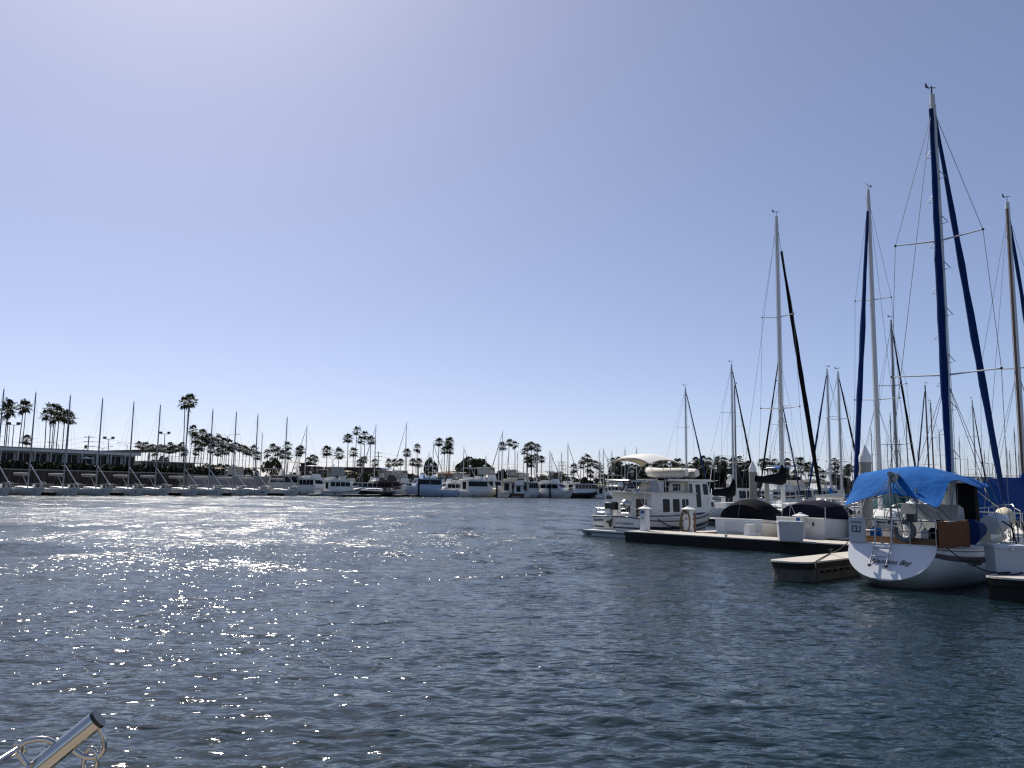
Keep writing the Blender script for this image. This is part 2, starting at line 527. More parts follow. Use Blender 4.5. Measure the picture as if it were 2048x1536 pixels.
# ------------------------------------------------------------------ boats (local axes: x to the bow, y to port, z up, waterline z = 0)
def lerp(a, b, t):
    return a + (b - a) * t
def hull_rows(L, B, tr, Fs, Fm, Fb, rake_b, rake_s, zbs, qs, N=14, full=2.3, vee=0.75, rnd=True):
    """sheer-to-bottom rows of half sections; rows[i][k] = (x, half breadth, z)"""
    rows = []
    for i in range(N + 1):
        s = i / N
        if s < 0.42:
            t = s / 0.42
            b = lerp(tr, 1.0, 1 - (1 - t) ** 2)
        else:
            b = max(0.012, 1 - ((s - 0.42) / 0.58) ** full)
        b *= B / 2
        sh = Fs * (1 - s) * (1 - 2 * s) + 4 * Fm * s * (1 - s) + Fb * s * (2 * s - 1)
        zb = lerp(zbs, -0.4, min(1, s / 0.25) ** 0.7)
        row = []
        for q in qs:
            z = sh + (zb - sh) * q
            c = lerp(0.5, vee, s)
            p = lerp(3.2, 1.5, s)
            w = b * (1 - c * q ** p) if not rnd else b * lerp(math.sqrt(max(0, 1 - (q * .998) ** 2.6)), (1 - q * .99) ** .7, s * s)
            f = 1 - z / sh
            x = L * s - rake_b * f * s ** 5 + rake_s * (z / Fs) * (1 - s) ** 6
            row.append((x, w, z))
        rows.append(row)
    return rows
def hull_part(parent, L, B, tr, Fs, Fm, Fb, hm, bands=(), rake_b=0.9, rake_s=0.15, zbs=-0.3, N=14, full=2.3, vee=0.75, deck=DECKW, name='hull', keel=None, rnd=True):
    """bands: (q0, q1, material) painted stripes"""
    qs = sorted(set([0.0, 0.04, 0.2, 0.36, 0.5, 0.62, 0.74, 0.84, 0.91, 0.965, 1.0] + [q for b in bands for q in b[:2]]))
    R = hull_rows(L, B, tr, Fs, Fm, Fb, rake_b, rake_s, zbs, qs, N, full, vee, rnd)
    mb = MB()
    for side in (1, -1):
        for k in range(len(qs) - 1):
            mm = hm
            for b0, b1, bm in bands:
                if qs[k] >= b0 - 1e-6 and qs[k + 1] <= b1 + 1e-6:
                    mm = bm
            mb.use(mm)
            a = [(R[i][k][0], side * R[i][k][1], R[i][k][2]) for i in range(N + 1)]
            c = [(R[i][k + 1][0], side * R[i][k + 1][1], R[i][k + 1][2]) for i in range(N + 1)]
            mb.loft([a, c] if side < 0 else [c, a])
    mb.use(hm)
    t = R[0]
    poly = [(x, w, z) for x, w, z in t] + [(x, -w, z) for x, w, z in reversed(t)]
    mb.add(poly, [tuple(range(len(poly)))])
    last = len(qs) - 1
    mb.loft([[(R[i][last][0], R[i][last][1], R[i][last][2]) for i in range(N + 1)], [(R[i][last][0], -R[i][last][1], R[i][last][2]) for i in range(N + 1)]])
    o = mb.build(name, parent, 42, True)
    d = M(deck)
    rows = []
    for i in range(N + 1):
        x, w, z = R[i][0]
        rows.append([(x, lerp(-w, w, j / 4), z - 0.02 + 0.04 * (1 - (j / 2 - 1) ** 2)) for j in range(5)])
    d.loft(rows)
    d.build('deck', parent, 40)
    r = M(TEAK if keel == 'teak' else hm)
    for side in (1, -1):
        r.tube([(R[i][0][0], side * R[i][0][1], R[i][0][2] + 0.015) for i in range(N + 1)], 0.022, 4)
    r.tube([(R[0][0][0], R[0][0][1], R[0][0][2] + .015), (R[0][0][0], -R[0][0][1], R[0][0][2] + .015)], 0.022, 4)
    r.build('toe_rail', parent)
    return R
def sheer_at(R, x):
    for i in range(len(R) - 1):
        a, b = R[i][0], R[i + 1][0]
        if a[0] <= x <= b[0]:
            t = (x - a[0]) / (b[0] - a[0])
            return lerp(a[1], b[1], t), lerp(a[2], b[2], t)
    return R[-1][0][1], R[-1][0][2]
def wob_tube(mb, p0, p1, r0, r1, r2, n=8, k=14, wob=0.15, seed=0):
    rg = random.Random(seed)
    p0, p1 = Vector(p0), Vector(p1)
    pts, rr = [], []
    for i in range(k + 1):
        t = i / k
        pts.append(p0.lerp(p1, t) + Vector((rg.uniform(-1, 1), rg.uniform(-1, 1), 0)) * r1 * 0.05)
        base = lerp(r0, r1, min(1, t * 4)) if t < 0.5 else lerp(r1, r2, (t - 0.5) * 2)
        rr.append(base * (1 + rg.uniform(-wob, wob)))
    mb.tube(pts, rr, n)
def rig(root, R, xm, H, mastm, L, jib=None, jib_r=0.075, spr=(0.36, 0.66), spr_w=1.15, boom=True, boom_l=None, cover=None, cover_h=0.42, jib_top=0.96, detail=1, xbow=None, xstern=0.05, zdeck=None, mr=0.085, vane=True, back=True, seed=1, lean=0.0, boom_z=None, wire=0.006, jib_side=1):
    """mast with spreaders, stays, boom, sail cover and furled jib"""
    w, zs = sheer_at(R, xm)
    zd = zs - 0.1
    top = lambda z: xm - lean * z
    mk = M(mastm).tube([(xm, 0, zd), (top(H * 0.6), 0, H * 0.6), (top(H), 0, H)], [mr, mr, mr * 0.72], 8).build('mast', root, 60)
    for f in spr:
        z = zd + (H - zd) * f
        ww = spr_w * (1.0 if f < 0.5 else 0.82)
        for sd in (1, -1):
            M(mastm if detail > 1 else ALU).tube([(top(z), 0, z), (top(z) - 0.15, sd * ww, z + 0.06)], [0.032, 0.02], 5).build('spreader', mk)
            M(BLACKP).ball((top(z) - 0.15, sd * ww, z + 0.06), 0.045, 5, 4).build('spreader_tip', mk) if detail > 1 else None
    xb = xbow if xbow is not None else R[-1][0][0] - 0.12
    zb = R[-1][0][2]
    bow = Vector((xb, 0, zb))
    head = Vector((top(H), 0, H * 0.985))
    if jib is not None:
        jm = M(jib)
        a = bow.lerp(head, 0.06)
        b = bow.lerp(head, jib_top)
        wob_tube(jm, a, b, jib_r * 0.7, jib_r, jib_r * 0.5, 7, 16, 0.14, seed)
        jm.build('furled_jib', root, 60)
    lines = [('forestay', [bow, head])]
    if back:
        lines.append(('backstay', [head, (xstern, 0, R[0][0][2])]))
    chx = xm - 0.15
    cw = sheer_at(R, chx)[0] * 0.96
    cz = sheer_at(R, chx)[1]
    fs = sorted(spr)
    for sd in (1, -1):
        p = [(chx, sd * cw, cz)]
        for f in fs:
            z = zd + (H - zd) * f
            ww = spr_w * (1.0 if f < 0.5 else 0.82)
            p.append((top(z) - 0.15, sd * ww, z + 0.06))
        p.append((top(H), 0, H * 0.97))
        lines.append(('cap_shroud', p))
        if fs:
            z1 = zd + (H - zd) * fs[0] - 0.1
            lines.append(('lower_shroud', [(chx - 0.45, sd * cw, cz), (top(z1), 0, z1)]))
            if detail > 1:
                lines.append(('lower_shroud', [(chx + 0.5, sd * cw * 0.97, cz), (top(z1), 0, z1)]))
    if detail > 1:
        for nm, p in lines:
            M(WIRE).tube(p, wire, 4).build(nm, root)
        M(WIRE).tube([(top(H) - .1, .06, H * .98), (xm - .13, .1, zd + 1.2)], wire, 4).build('halyard', root)
        M(WIRE).tube([(top(H) + .1, -.06, H * .98), (xm + .12, -.12, zd + 1.0)], wire, 4).build('halyard', root)
    else:
        rm = M(WIRE)
        for nm, p in lines:
            rm.tube(p, wire, 3)
        rm.build('rigging', root)
    if boom:
        bl = boom_l or min(xm - 0.6, L * 0.4)
        bz = boom_z or zd + 1.15
        M(mastm).tube([(xm - 0.1, 0, bz), (xm - bl, 0, bz + 0.12)], 0.055, 6).build('boom', root, 60)
        if cover is not None:
            rows = []
            for i in range(11):
                t = i / 10
                x = lerp(xm + 0.14, xm - bl - 0.1, t)
                h = cover_h * (1.0 - 0.62 * min(1, t * 1.3)) + 0.10 + (1.1 * cover_h * max(0, 1 - t * 5) ** 1.2)
                wd = 0.19 * (1 - 0.45 * t)
                z0 = bz + 0.12 * t - 0.09
                rows.append([(x, wd * math.sin(a) * (0.55 + 0.45 * (1 - math.cos(a)) / 2), z0 + h * (1 + math.cos(a)) / 2 + 0.0) for a in [2 * math.pi * j / 10 for j in range(10)]])
            M(cover).loft(rows, True, True).build('sail_cover', root, 60)
    if vane:
        M(BLACKP).tube([(top(H), 0, H), (top(H) + .02, 0, H + .28)], 0.012, 4).tube([(top(H) - .14, .05, H + .22), (top(H) + .2, -.06, H + .3)], 0.014, 4).add(
            [(top(H) - .3, .1, H + .2), (top(H) - .12, .04, H + .18), (top(H) - .28, .09, H + .36), (top(H) - .3, .112, H + .2), (top(H) - .12, .052, H + .18), (top(H) - .28, .102, H + .36)],
            [(0, 1, 2), (5, 4, 3), (0, 3, 4, 1), (1, 4, 5, 2), (2, 5, 3, 0)]).build('wind_vane', root)
    return mk
def rails(root, R, L, detail=1, pulpit=True, pushpit=True, hh=0.62, xs0=0.05):
    rm = STEEL
    if pulpit:
        pts = []
        xp = L * 0.84
        w0, z0 = sheer_at(R, xp)
        zb = R[-1][0][2]
        a = [(xp, w0, z0 + hh), (L * 0.93, sheer_at(R, L * .93)[0] * 1.0, z0 + hh + .08), (L + 0.12, 0.12, zb + hh), (L + 0.12, -0.12, zb + hh), (L * 0.93, -sheer_at(R, L * .93)[0], z0 + hh + .08), (xp, -w0, z0 + hh)]
        m = M(rm).tube(a, 0.016, 5)
        for i in (0, 1, 4, 5):
            w, z = sheer_at(R, a[i][0])
            m.tube([a[i], (a[i][0], math.copysign(w * .97, a[i][1]), z)], 0.014, 5)
        m.tube([(L + .12, .1, zb + hh), (L - .1, .05, zb)], 0.014, 5)
        m.build('pulpit', root, 60)
    if pushpit:
        xq = L * 0.12
        w0, z0 = sheer_at(R, max(xq, R[0][0][0] + 0.02))
        wt, zt = R[0][0][1], R[0][0][2]
        x0 = R[0][0][0] + 0.06
        a = [(xq, w0, z0 + hh), (x0, wt * .98, zt + hh), (x0, wt * .4, zt + hh), (x0, -wt * .4, zt + hh), (x0, -wt * .98, zt + hh), (xq, -w0, z0 + hh)]
        m = M(rm).tube(a, 0.016, 5)
        b = [(p[0], p[1], p[2] - hh * .45) for p in a]
        m.tube(b, 0.012, 5)
        for p in a:
            m.tube([p, (p[0], p[1], p[2] - hh)], 0.014, 5)
        m.build('pushpit', root, 60)
    n = max(2, int(L * 0.72 / 2.0))
    tops = {1: [], -1: []}
    for sd in (1, -1):
        for i in range(n + 1):
            x = lerp(L * .12, L * .84, i / n)
            w, z = sheer_at(R, x)
            tops[sd].append(((x, sd * w * .97, z + hh), (x, sd * w * .97, z)))
    if detail > 1:
        for sd in (1, -1):
            for a, b in tops[sd][1:-1]:
                M(rm).tube([a, b], 0.013, 5).build('stanchion', root)
            M(WIRE).tube([a for a, b in tops[sd]], 0.006, 4).build('lifeline', root)
            M(WIRE).tube([(a[0], a[1], lerp(b[2], a[2], .5)) for a, b in tops[sd]], 0.006, 4).build('lifeline', root)
    else:
        m = M(rm)
        for sd in (1, -1):
            for a, b in tops[sd][1:-1]:
                m.tube([a, b], 0.013, 4)
            m.tube([a for a, b in tops[sd]], 0.007, 3)
        m.build('lifelines', root)
def trunk_cabin(root, R, x0, x1, hgt, wf=0.62, mt=DECKW, wins=3, glass=GLASS):
    """low cabin with side windows"""
    z0 = min(sheer_at(R, x0)[1], sheer_at(R, x1)[1]) - 0.06
    wa, wb = sheer_at(R, x0)[0] * wf, sheer_at(R, x1)[0] * wf
    zt = max(sheer_at(R, x0)[1], sheer_at(R, x1)[1]) + hgt
    W = lambda x, z: lerp(wa, wb, (x - x0) / (x1 - x0)) * (1 - 0.14 * (z - z0) / (zt - z0))
    sta = [x0, lerp(x0, x1, .5), lerp(x0, x1, .8), x1]
    zts = [zt, zt - .02, zt - .1, zt - hgt * .85]
    rows = []
    for x, z in zip(sta, zts):
        rows.append([(x, -W(x, z0), z0), (x, -W(x, z), z - .05), (x, -W(x, z) * .8, z), (x, 0, z + .05), (x, W(x, z) * .8, z), (x, W(x, z), z - .05), (x, W(x, z0), z0)])
    c = M(mt).loft(rows, False, False)
    c.add(rows[0], [tuple(range(7))])
    c.add(rows[-1], [tuple(range(6, -1, -1))])
    c.build('cabin', root, 35)
    for sd in (1, -1):
        for k in range(wins):
            a = lerp(x0, x1, .12 + .56 * k / max(1, wins)) 
            b = a + (x1 - x0) * .56 / max(1, wins) * .72
            zz0, zz1 = lerp(z0, zt, .5), lerp(z0, zt, .78)
            p = [(x, sd * (W(x, z) + o), z) for o in (.012, -.02) for x, z in ((a, zz0), (b, zz0), (b, zz1 - .02), (a, zz1))]
            M(glass).add(p, [(0, 1, 2, 3), (7, 6, 5, 4), (0, 4, 5, 1), (1, 5, 6, 2), (2, 6, 7, 3), (3, 7, 4, 0)]).build('window', root)
    return zt
def dodger(root, x, w, z, mt, h=0.85, l=1.3, glass=True, name='dodger'):
    rows = []
    for i in range(7):
        t = i / 6
        xx = x + l * t
        hh = h * (1 - 0.75 * max(0, t - .45) ** 1.4 * 2.2)
        rows.append([(xx, w * (1 - .1 * t) * math.cos(math.pi * j / 8) * (1 if j in (0, 8) else 0.97), z + max(.05, hh) * (math.sin(math.pi * j / 8) ** 0.5)) for j in range(9)])
    d = M(mt).loft(rows)
    inner = [[(p[0], p[1] * .98, p[2] - .02) for p in r] for r in rows]
    d.loft([list(reversed(r)) for r in inner])
    return d.build(name, root, 60)
def bimini(root, x0, x1, w, z, mt, under=None, crown=0.3, sag=0.05, frame_z=1.2, name='bimini', legs=3, frame=STEEL):
    rows = []
    n = 8
    for i in range(n + 1):
        t = i / n
        x = lerp(x0, x1, t)
        zz = z - sag * (2 * t - 1) ** 2 * 2
        rows.append([(x, w * (2 * j / 8 - 1), zz - crown * abs(2 * j / 8 - 1) ** 2.4) for j in range(9)])
    m = M(mt).loft(rows)
    m.use(under or mt).loft([[(p[0], p[1], p[2] - .03) for p in reversed(r)] for r in rows])
    e = [rows[0], rows[-1]]
    o = m.build(name, root, 60)
    f = M(frame)
    for i in range(legs):
        t = i / max(1, legs - 1)
        r = rows[int(round(t * n))]
        xm = lerp(x0, x1, .5)
        pts = [(lerp(xm, r[0][0], .25), -w, frame_z)] + [(p[0], p[1], p[2] - .045) for p in r] + [(lerp(xm, r[0][0], .25), w, frame_z)]
        f.tube(pts, 0.016, 5)
    f.build('canopy_frame', o, 60)
    return o
def boat_root(name, label, cat, P, az, xm=0.0, group=None):
    """empty at the stern waterline; the mast (local xm) lands on P"""
    h = azv(az)
    o = Vector((P[0], P[1], 0)) - h * xm
    return thing(name, label, cat, (o.x, o.y, 0), rad(90 - az), group)
def sloop(label, top, H, az, L=10.5, B=3.3, hm=WHITE, mastm=ALU, stripe=None, jib=None, cover=None, detail=1, jib_r=0.08, spr=(0.36, 0.66), canvas=None, xmf=0.56, group=None, boot=None, spr_w=1.1, wire=0.008, tr=0.62, cover_h=0.42, seed=1, P=None, mr=0.085, bim=None, F=1.0, boom=True, jib_top=0.96):
    P = P or at_z(top[0], top[1], H)
    xm = L * xmf
    root = boat_root('sailing_yacht', label, 'sailboat', P, az, xm, group)
    bands = []
    if stripe: bands.append((0.1, 0.2, stripe))
    if boot: bands.append((0.66, 0.76, boot))
    R = hull_part(root, L, B, tr, 1.0 * F, 0.98 * F, 1.3 * F, hm, bands, rake_b=L * .09, rake_s=.25, zbs=-.1)
    zt = trunk_cabin(root, R, L * .3, L * .74, 0.38)
    rig(root, R, xm, H, mastm, L, jib, jib_r, spr, spr_w, boom, None, cover, detail=detail, seed=seed, wire=wire, mr=mr, cover_h=cover_h, jib_top=jib_top)
    rails(root, R, L, detail)
    if canvas:
        dodger(root, L * .27, B * .3, zt - .25, canvas, .8, 1.3)
    if bim:
        bimini(root, L * .04, L * .22, B * .36, 3.0, bim, None, .18, .04, 1.0, legs=2)
    return root, R
# ------------------------------------------------------------------ motor yachts
def rect(x0, x1, z0, z1, slant=0.0):
    return [(x0, z0), (x1, z0), (x1 + slant, z1), (x0 + slant, z1)]
def motor_yacht(label, px, d, az, L=12.0, hm=WHITE, stripe=None, boot=NAVY, fly=True, top='hardtop', topm=WHITE, enc=False, cabm=WHITE, wins=4, cab=(0.2, 0.68), ch=1.35, fh=0.75, flyx=(0.24, 0.52), dome=True, dinghy=False, cockpit=None, name='motor_yacht', cat='motor yacht', winm=GLASS, aft=None, B=None, F=1.0, rail=True, slantf=0.55, und=None, pole=0, lettering=None, group=None, hs=1.22):
    ch, fh, F = ch * hs, fh * hs, F * (1 + (hs - 1) * .35)
    B = B or L * 0.31
    P = at_z(px, 1000, 0)
    P = Vector(((px - 1024) / FPX * d, d, 0))
    root = boat_root(name, label, cat, P, az, L / 2, group)
    Fs, Fm, Fb = 0.085 * L * F + .1, 0.09 * L * F + .1, 0.15 * L * F + .1
    bands = [(0.78, 0.88, boot)] if boot else []
    if stripe: bands.append((0.12, 0.24, stripe))
    R = hull_part(root, L, B, 0.88, Fs, Fm, Fb, hm, bands, rake_b=L * .13, rake_s=-.05, zbs=-.35, full=2.7, vee=.85, N=12, rnd=False)
    M(DECKW).box((-0.3, 0, 0.22), (0.75, B * .78, .1)).build('swim_platform', root)
    x0, x1 = cab[0] * L, cab[1] * L
    zd = Fm - .05
    zc = Fm + ch
    W = lambda z: B * .40 * (1 - .09 * max(0, min(1, (z - zd) / ch)))
    M(cabm).house([(x0, zd), (x1 + slantf, zd + .12), (x1 + slantf * .75, zd + ch * .42), (x1 - slantf * .35, zc - .04), (x0 - .02, zc)], W).build('cabin', root)
    zw0, zw1 = zd + ch * .48, zc - .16
    for sd in (1, -1):
        for k in range(wins):
            a = lerp(x0 + .2, x1 - .15, k / wins)
            b = lerp(x0 + .2, x1 - .15, (k + 1) / wins) - .14
            M(winm).plate(rect(a, b, zw0, zw1, -.08 if k == wins - 1 else 0), W, sd).build('window', root)
    M(GLASS).add([(x1 + slantf * .62, -W(zw0) * .86, zw0), (x1 + slantf * .62, W(zw0) * .86, zw0), (x1 - slantf * .18, W(zw1) * .8, zw1 - .02), (x1 - slantf * .18, -W(zw1) * .8, zw1 - .02), (x1 + slantf * .5, -W(zw0) * .86, zw0), (x1 + slantf * .5, W(zw0) * .86, zw0), (x1 - slantf * .3, W(zw1) * .8, zw1 - .02), (x1 - slantf * .3, -W(zw1) * .8, zw1 - .02)],
                 [(0, 1, 2, 3), (7, 6, 5, 4), (0, 4, 5, 1), (1, 5, 6, 2), (2, 6, 7, 3), (3, 7, 4, 0)]).build('windscreen', root)
    M(GLASS if aft is None else aft).box((x0 - .02, 0, zd + ch * .55), (.05, B * .36, ch * .7)).build('saloon_door', root)
    M(cabm).house([(x0 - .9, zc + .005), (x1 - slantf * .2, zc + .005), (x1 - slantf * .3, zc + .1), (x0 - .9, zc + .1)], lambda z: B * .405).build('cabin_roof', root)
    zt = zc + .1
    if fly:
        f0, f1 = flyx[0] * L, flyx[1] * L
        WF = lambda z: B * .36 * (1 - .06 * (z - zt) / fh)
        M(cabm).house([(f0, zt + .003), (f1 + .5, zt + .003), (f1 + .15, zt + fh), (f1 - .1, zt + fh), (f1 - .2, zt + .25), (f0 + .1, zt + .25), (f0, zt + fh * .7)], WF).build('flybridge', root)
        M(DECKW).box((lerp(f0, f1, .5), 0, zt + .45), (.5, B * .3, .6)).build('helm_seat', root)
        M(GLASS).house([(f1 + .12, zt + fh), (f1 + .16, zt + fh), (f1 - .12, zt + fh + .3), (f1 - .16, zt + fh + .3)], lambda z: B * .31).build('venturi_screen', root)
        zr = zt + fh + 1.25 * hs
        if top == 'hardtop':
            M(topm).house([(f0 - .3, zr), (f1 + .25, zr - .02), (f1 + .3, zr + .08), (lerp(f0, f1, .5), zr + .14), (f0 - .3, zr + .09)], lambda z: B * .36).build('hardtop', root)
            m = M(WHITE)
            for x in (f0 + .1, f1 - .1):
                for sd in (1, -1):
                    m.tube([(x, sd * B * .33, zt + .25), (x - .1, sd * B * .33, zr + .01)], .035, 5)
            m.build('hardtop_posts', root)
        elif top == 'bimini':
            bimini(root, f0 - .1, f1 + .1, B * .35, zr + .1, topm, und, .16, .05, zt + .5, legs=3)
        if enc and top != 'none':
            for sd in (1, -1):
                for k in range(3):
                    a = lerp(f0 + .1, f1, k / 3)
                    b = lerp(f0 + .1, f1, (k + 1) / 3) - .07
                    M(CLEARV).plate([(a, zt + fh + .02), (b + (.1 if k == 2 else 0), zt + fh + .02), (b - .05, zr - .02), (a - .05, zr - .02)], lambda z: B * .335, sd, .01, .02).build('enclosure_panel', root)
            M(CLEARV).box((f1 + .05, 0, zt + fh + .62), (.03, B * .62, 1.2)).build('enclosure_panel', root)
        if dome:
            zz = (zr + .12) if top == 'hardtop' else zt + fh
            xx = lerp(f0, f1, .3)
            M(PLASTW).lathe([(.05, 0), (.05, .25), (.26, .27), (.28, .4), (.2, .52), (.04, .56)], 9, (xx, 0, zz)).build('radar_dome', root, 60)
            M(PLASTW).tube([(xx, B * .2, zz - .1), (xx - .2, B * .22, zz + 2.0)], .018, 4).build('antenna', root)
    else:
        if dome:
            M(WHITE).house([(x0 + .2, zt + .002), (x0 + .6, zt + .002), (x0 + .25, zt + 1.0), (x0 - .05, zt + 1.0)], lambda z: .12).build('radar_arch', root)
            M(PLASTW).lathe([(.05, 0), (.26, .05), (.28, .17), (.2, .29), (.04, .33)], 9, (x0 + .1, 0, zt + 1.0)).build('radar_dome', root, 60)
        if top == 'bimini':
            bimini(root, .02 * L, x0 + .4, B * .4, zt + .55, topm, und, .14, .04, Fs, legs=2)
    if dinghy:
        xx = x0 - .2
        m = M(WHITEC)
        for sd in (1, -1):
            m.tube([(xx - .9, sd * .5, zt + .3), (xx + .5, sd * .55, zt + .3), (xx + 1.1, sd * .2, zt + .42)], [.22, .24, .16], 7)
        m.box((xx - .2, 0, zt + .24), (1.5, .8, .2))
        dg = m.build('dinghy_cover', root, 60)
    if cockpit:
        M(cockpit).house([(0.05, Fs - .02), (x0, Fm), (x0 - .1, zc - .1), (.4, zc - .55)], lambda z: B * .41).build('cockpit_cover', root)
    if pole:
        M(MASTW).tube([(x0 + .6, 0, zt), (x0 + .4, 0, zt + pole)], [.06, .03], 6).tube([(x0 + .5, .45, zt + pole * .6), (x0 + .5, -.45, zt + pole * .6)], .02, 4).build('signal_mast', root)
    if rail:
        pts = []
        for sd in (1, -1):
            q = []
            for i in range(7):
                x = lerp(x1 * .9, L + .05, i / 6)
                w, z = sheer_at(R, min(x, L - .02))
                q.append((x, sd * max(.03, w * .95), z + .55 + .1 * i / 6))
            pts.append(q)
        m = M(STEEL)
        for q in pts:
            m.tube(q, .018, 4)
            for p in q[::2]:
                m.tube([p, (p[0], p[1], p[2] - .62)], .013, 4)
        m.build('bow_rail', root)
    for sd in (1, -1):
        M(NAVY).ball((L * .3, sd * (B * .5 + .08), .5), (.12, .12, .3), 6, 5).build('fender', root)
    if lettering:
        text('lettering', lettering, .42, LETTER, root, basis((-.02 + R[0][0][0] - .04, 0, Fs * .55), (0, -1, 0), (0, 0, 1)))
    return root
# ------------------------------------------------------------------ docks on the right (two directions, 45 degrees)
U, V = Vector((.7071, -.7071, 0)), Vector((.7071, .7071, 0))
DOCK_Z = 0.5
def dock(label, P, dirv, length, width, round_end=False, side=CONCD, holes=0, name='dock', group=None, z=DOCK_Z, pieces=0):
    """floating concrete finger: P = near corner of its start, runs along dirv, width to its left (dirv x up reversed)"""
    az = math.degrees(math.atan2(dirv.x, dirv.y))
    root = thing(name, label, 'dock', (P[0], P[1], 0), rad(90 - az), group)
    x0 = 0.0
    out = [(0, 0), (length, 0), (length, width), (0, width)]
    if round_end:
        k = 7
        arc = [(.55 * (1 - math.sin(math.pi * .5 * i / k)) , .55 * (1 - math.cos(math.pi * .5 * i / k)) * 1.0) for i in range(k + 1)]
        out = [(length, 0), (length, width)] + [(0.12 * (1 - i / 3), width) for i in range(3, 3)] + [(0.25, width)] + [(lerp(.25, 0, math.sin(t)), lerp(width, width * .5, 1 - math.cos(t))) for t in [math.pi / 2 * i / 5 for i in range(1, 6)]] + [(lerp(0, .55, 1 - math.cos(t)), lerp(width * .5, 0, math.sin(t))) for t in [math.pi / 2 * i / 6 for i in range(1, 7)]]
        out = out[::-1]
    n = len(out)
    cen = (sum(p[0] for p in out) / n, sum(p[1] for p in out) / n)
    def ring(z, s):
        r = []
        for p in out:
            dx, dy = p[0] - cen[0], p[1] - cen[1]
            dl = math.hypot(dx, dy)
            r.append((p[0] - dx / dl * s, p[1] - dy / dl * s, z))
        return r
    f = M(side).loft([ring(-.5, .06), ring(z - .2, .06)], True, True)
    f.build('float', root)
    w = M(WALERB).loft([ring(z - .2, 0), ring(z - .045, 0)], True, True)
    w.build('waler', root)
    npc = pieces or max(1, int(length / 2.4))
    if round_end:
        M(CONC).loft([ring(z - .043, -.02), ring(z, -.01)], True, True).build('deck_slab', root)
    else:
        for i in range(npc):
            a, b = length * i / npc, length * (i + 1) / npc - .012
            M(CONC).box(((a + b) / 2, width / 2, z - .02), (b - a, width + .04, .045)).build('deck_slab', root)
    if holes:
        for i in range(holes):
            M(RUBBER).box((1.0 + i * .42, -.002, z - .3), (.07, .16, .07)).build('bolt_hole', root)
    return root
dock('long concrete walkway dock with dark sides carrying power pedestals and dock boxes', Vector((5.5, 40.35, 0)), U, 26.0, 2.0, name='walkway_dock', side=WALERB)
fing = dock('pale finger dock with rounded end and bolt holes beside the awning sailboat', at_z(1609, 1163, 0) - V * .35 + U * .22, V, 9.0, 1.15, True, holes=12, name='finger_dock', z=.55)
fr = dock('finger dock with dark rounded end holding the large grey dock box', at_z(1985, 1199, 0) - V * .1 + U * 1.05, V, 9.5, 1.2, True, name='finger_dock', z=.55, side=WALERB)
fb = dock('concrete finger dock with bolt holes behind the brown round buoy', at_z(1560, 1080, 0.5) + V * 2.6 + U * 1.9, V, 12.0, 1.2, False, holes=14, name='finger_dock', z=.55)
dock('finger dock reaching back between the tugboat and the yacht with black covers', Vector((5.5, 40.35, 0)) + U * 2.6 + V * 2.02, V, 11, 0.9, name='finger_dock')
def cleat(root_pos, az, label):
    c = thing('dock_cleat', label, 'cleat', root_pos, rad(90 - az), 'cleats on the docks')
    M(BLACKP).tube([(-.16, 0, .085), (.16, 0, .085)], [.014, .014], 6).tube([(-.05, 0, 0), (-.05, 0, .085)], .02, 6).tube([(.05, 0, 0), (.05, 0, .085)], .02, 6).build('horn', c)
    return c
for q in ((1452, 1074), (1661, 1104, .55)):
    p = at_z(q[0], q[1], q[2] if len(q) > 2 else DOCK_Z)
    cleat(p, 45, 'small dark mooring cleat on the edge of the concrete dock')
# piles
def pile(label, x, ytop, d, dia, cap=True):
    p = at_d(x, ytop, d)
    o = thing('mooring_pile', label, 'pile', (p.x, p.y, 0), 0, None)
    h = p.z
    r = dia / 2
    M(PILEM).lathe([(r, -3), (r, h - r * 2.9)], 20).build('shaft', o, 40)
    M(PLASTW).lathe([(r * 1.03, h - r * 3.0), (r * 1.03, h - r * 2.05), (r * 1.0, h - r * 1.9), (.02, h)], 20).build('cone_cap', o, 40)
    return o
pile('thick grey concrete pile with white cone cap behind the blue awning', 1729, 890, 32.6, .45)
pile('grey concrete pile with white cone cap beside the black sail cover', 1505, 922, 50.5, .44)
pile('far thin pile with white cone cap left of the black triangular sail cover', 1457, 955, 84, .42)
pile('far pile with white cone cap behind the long black boom cover', 1533, 949, 76, .42)
pile('far pile with white cone cap by the blue mast cover', 1664, 968, 92, .42)
pile('far pile with white cone cap near the bridge pier', 1991, 965, 96, .42)
pile('pile with white cone cap in front of the brown bulkhead by the third racing sloop', 166, 939, 160, .75)
pile('pile with white cone cap in front of the brown bulkhead by the sixth racing sloop', 330, 945, 176, .75)
for i, (x, y, d) in enumerate(((838, 955, 190), (994, 963, 199), (1100, 966, 207))):
    o = pile(['dark slim pile in front of the pale blue motor yacht', 'dark slim pile at the bow of the sedan cruiser', 'dark slim pile at the bow of the cruiser with dome cover'][i], x, y, d, .42)
    for c in o.children:
        c.data.materials[0] = WALERB if c.name.startswith('shaft') else WALERB
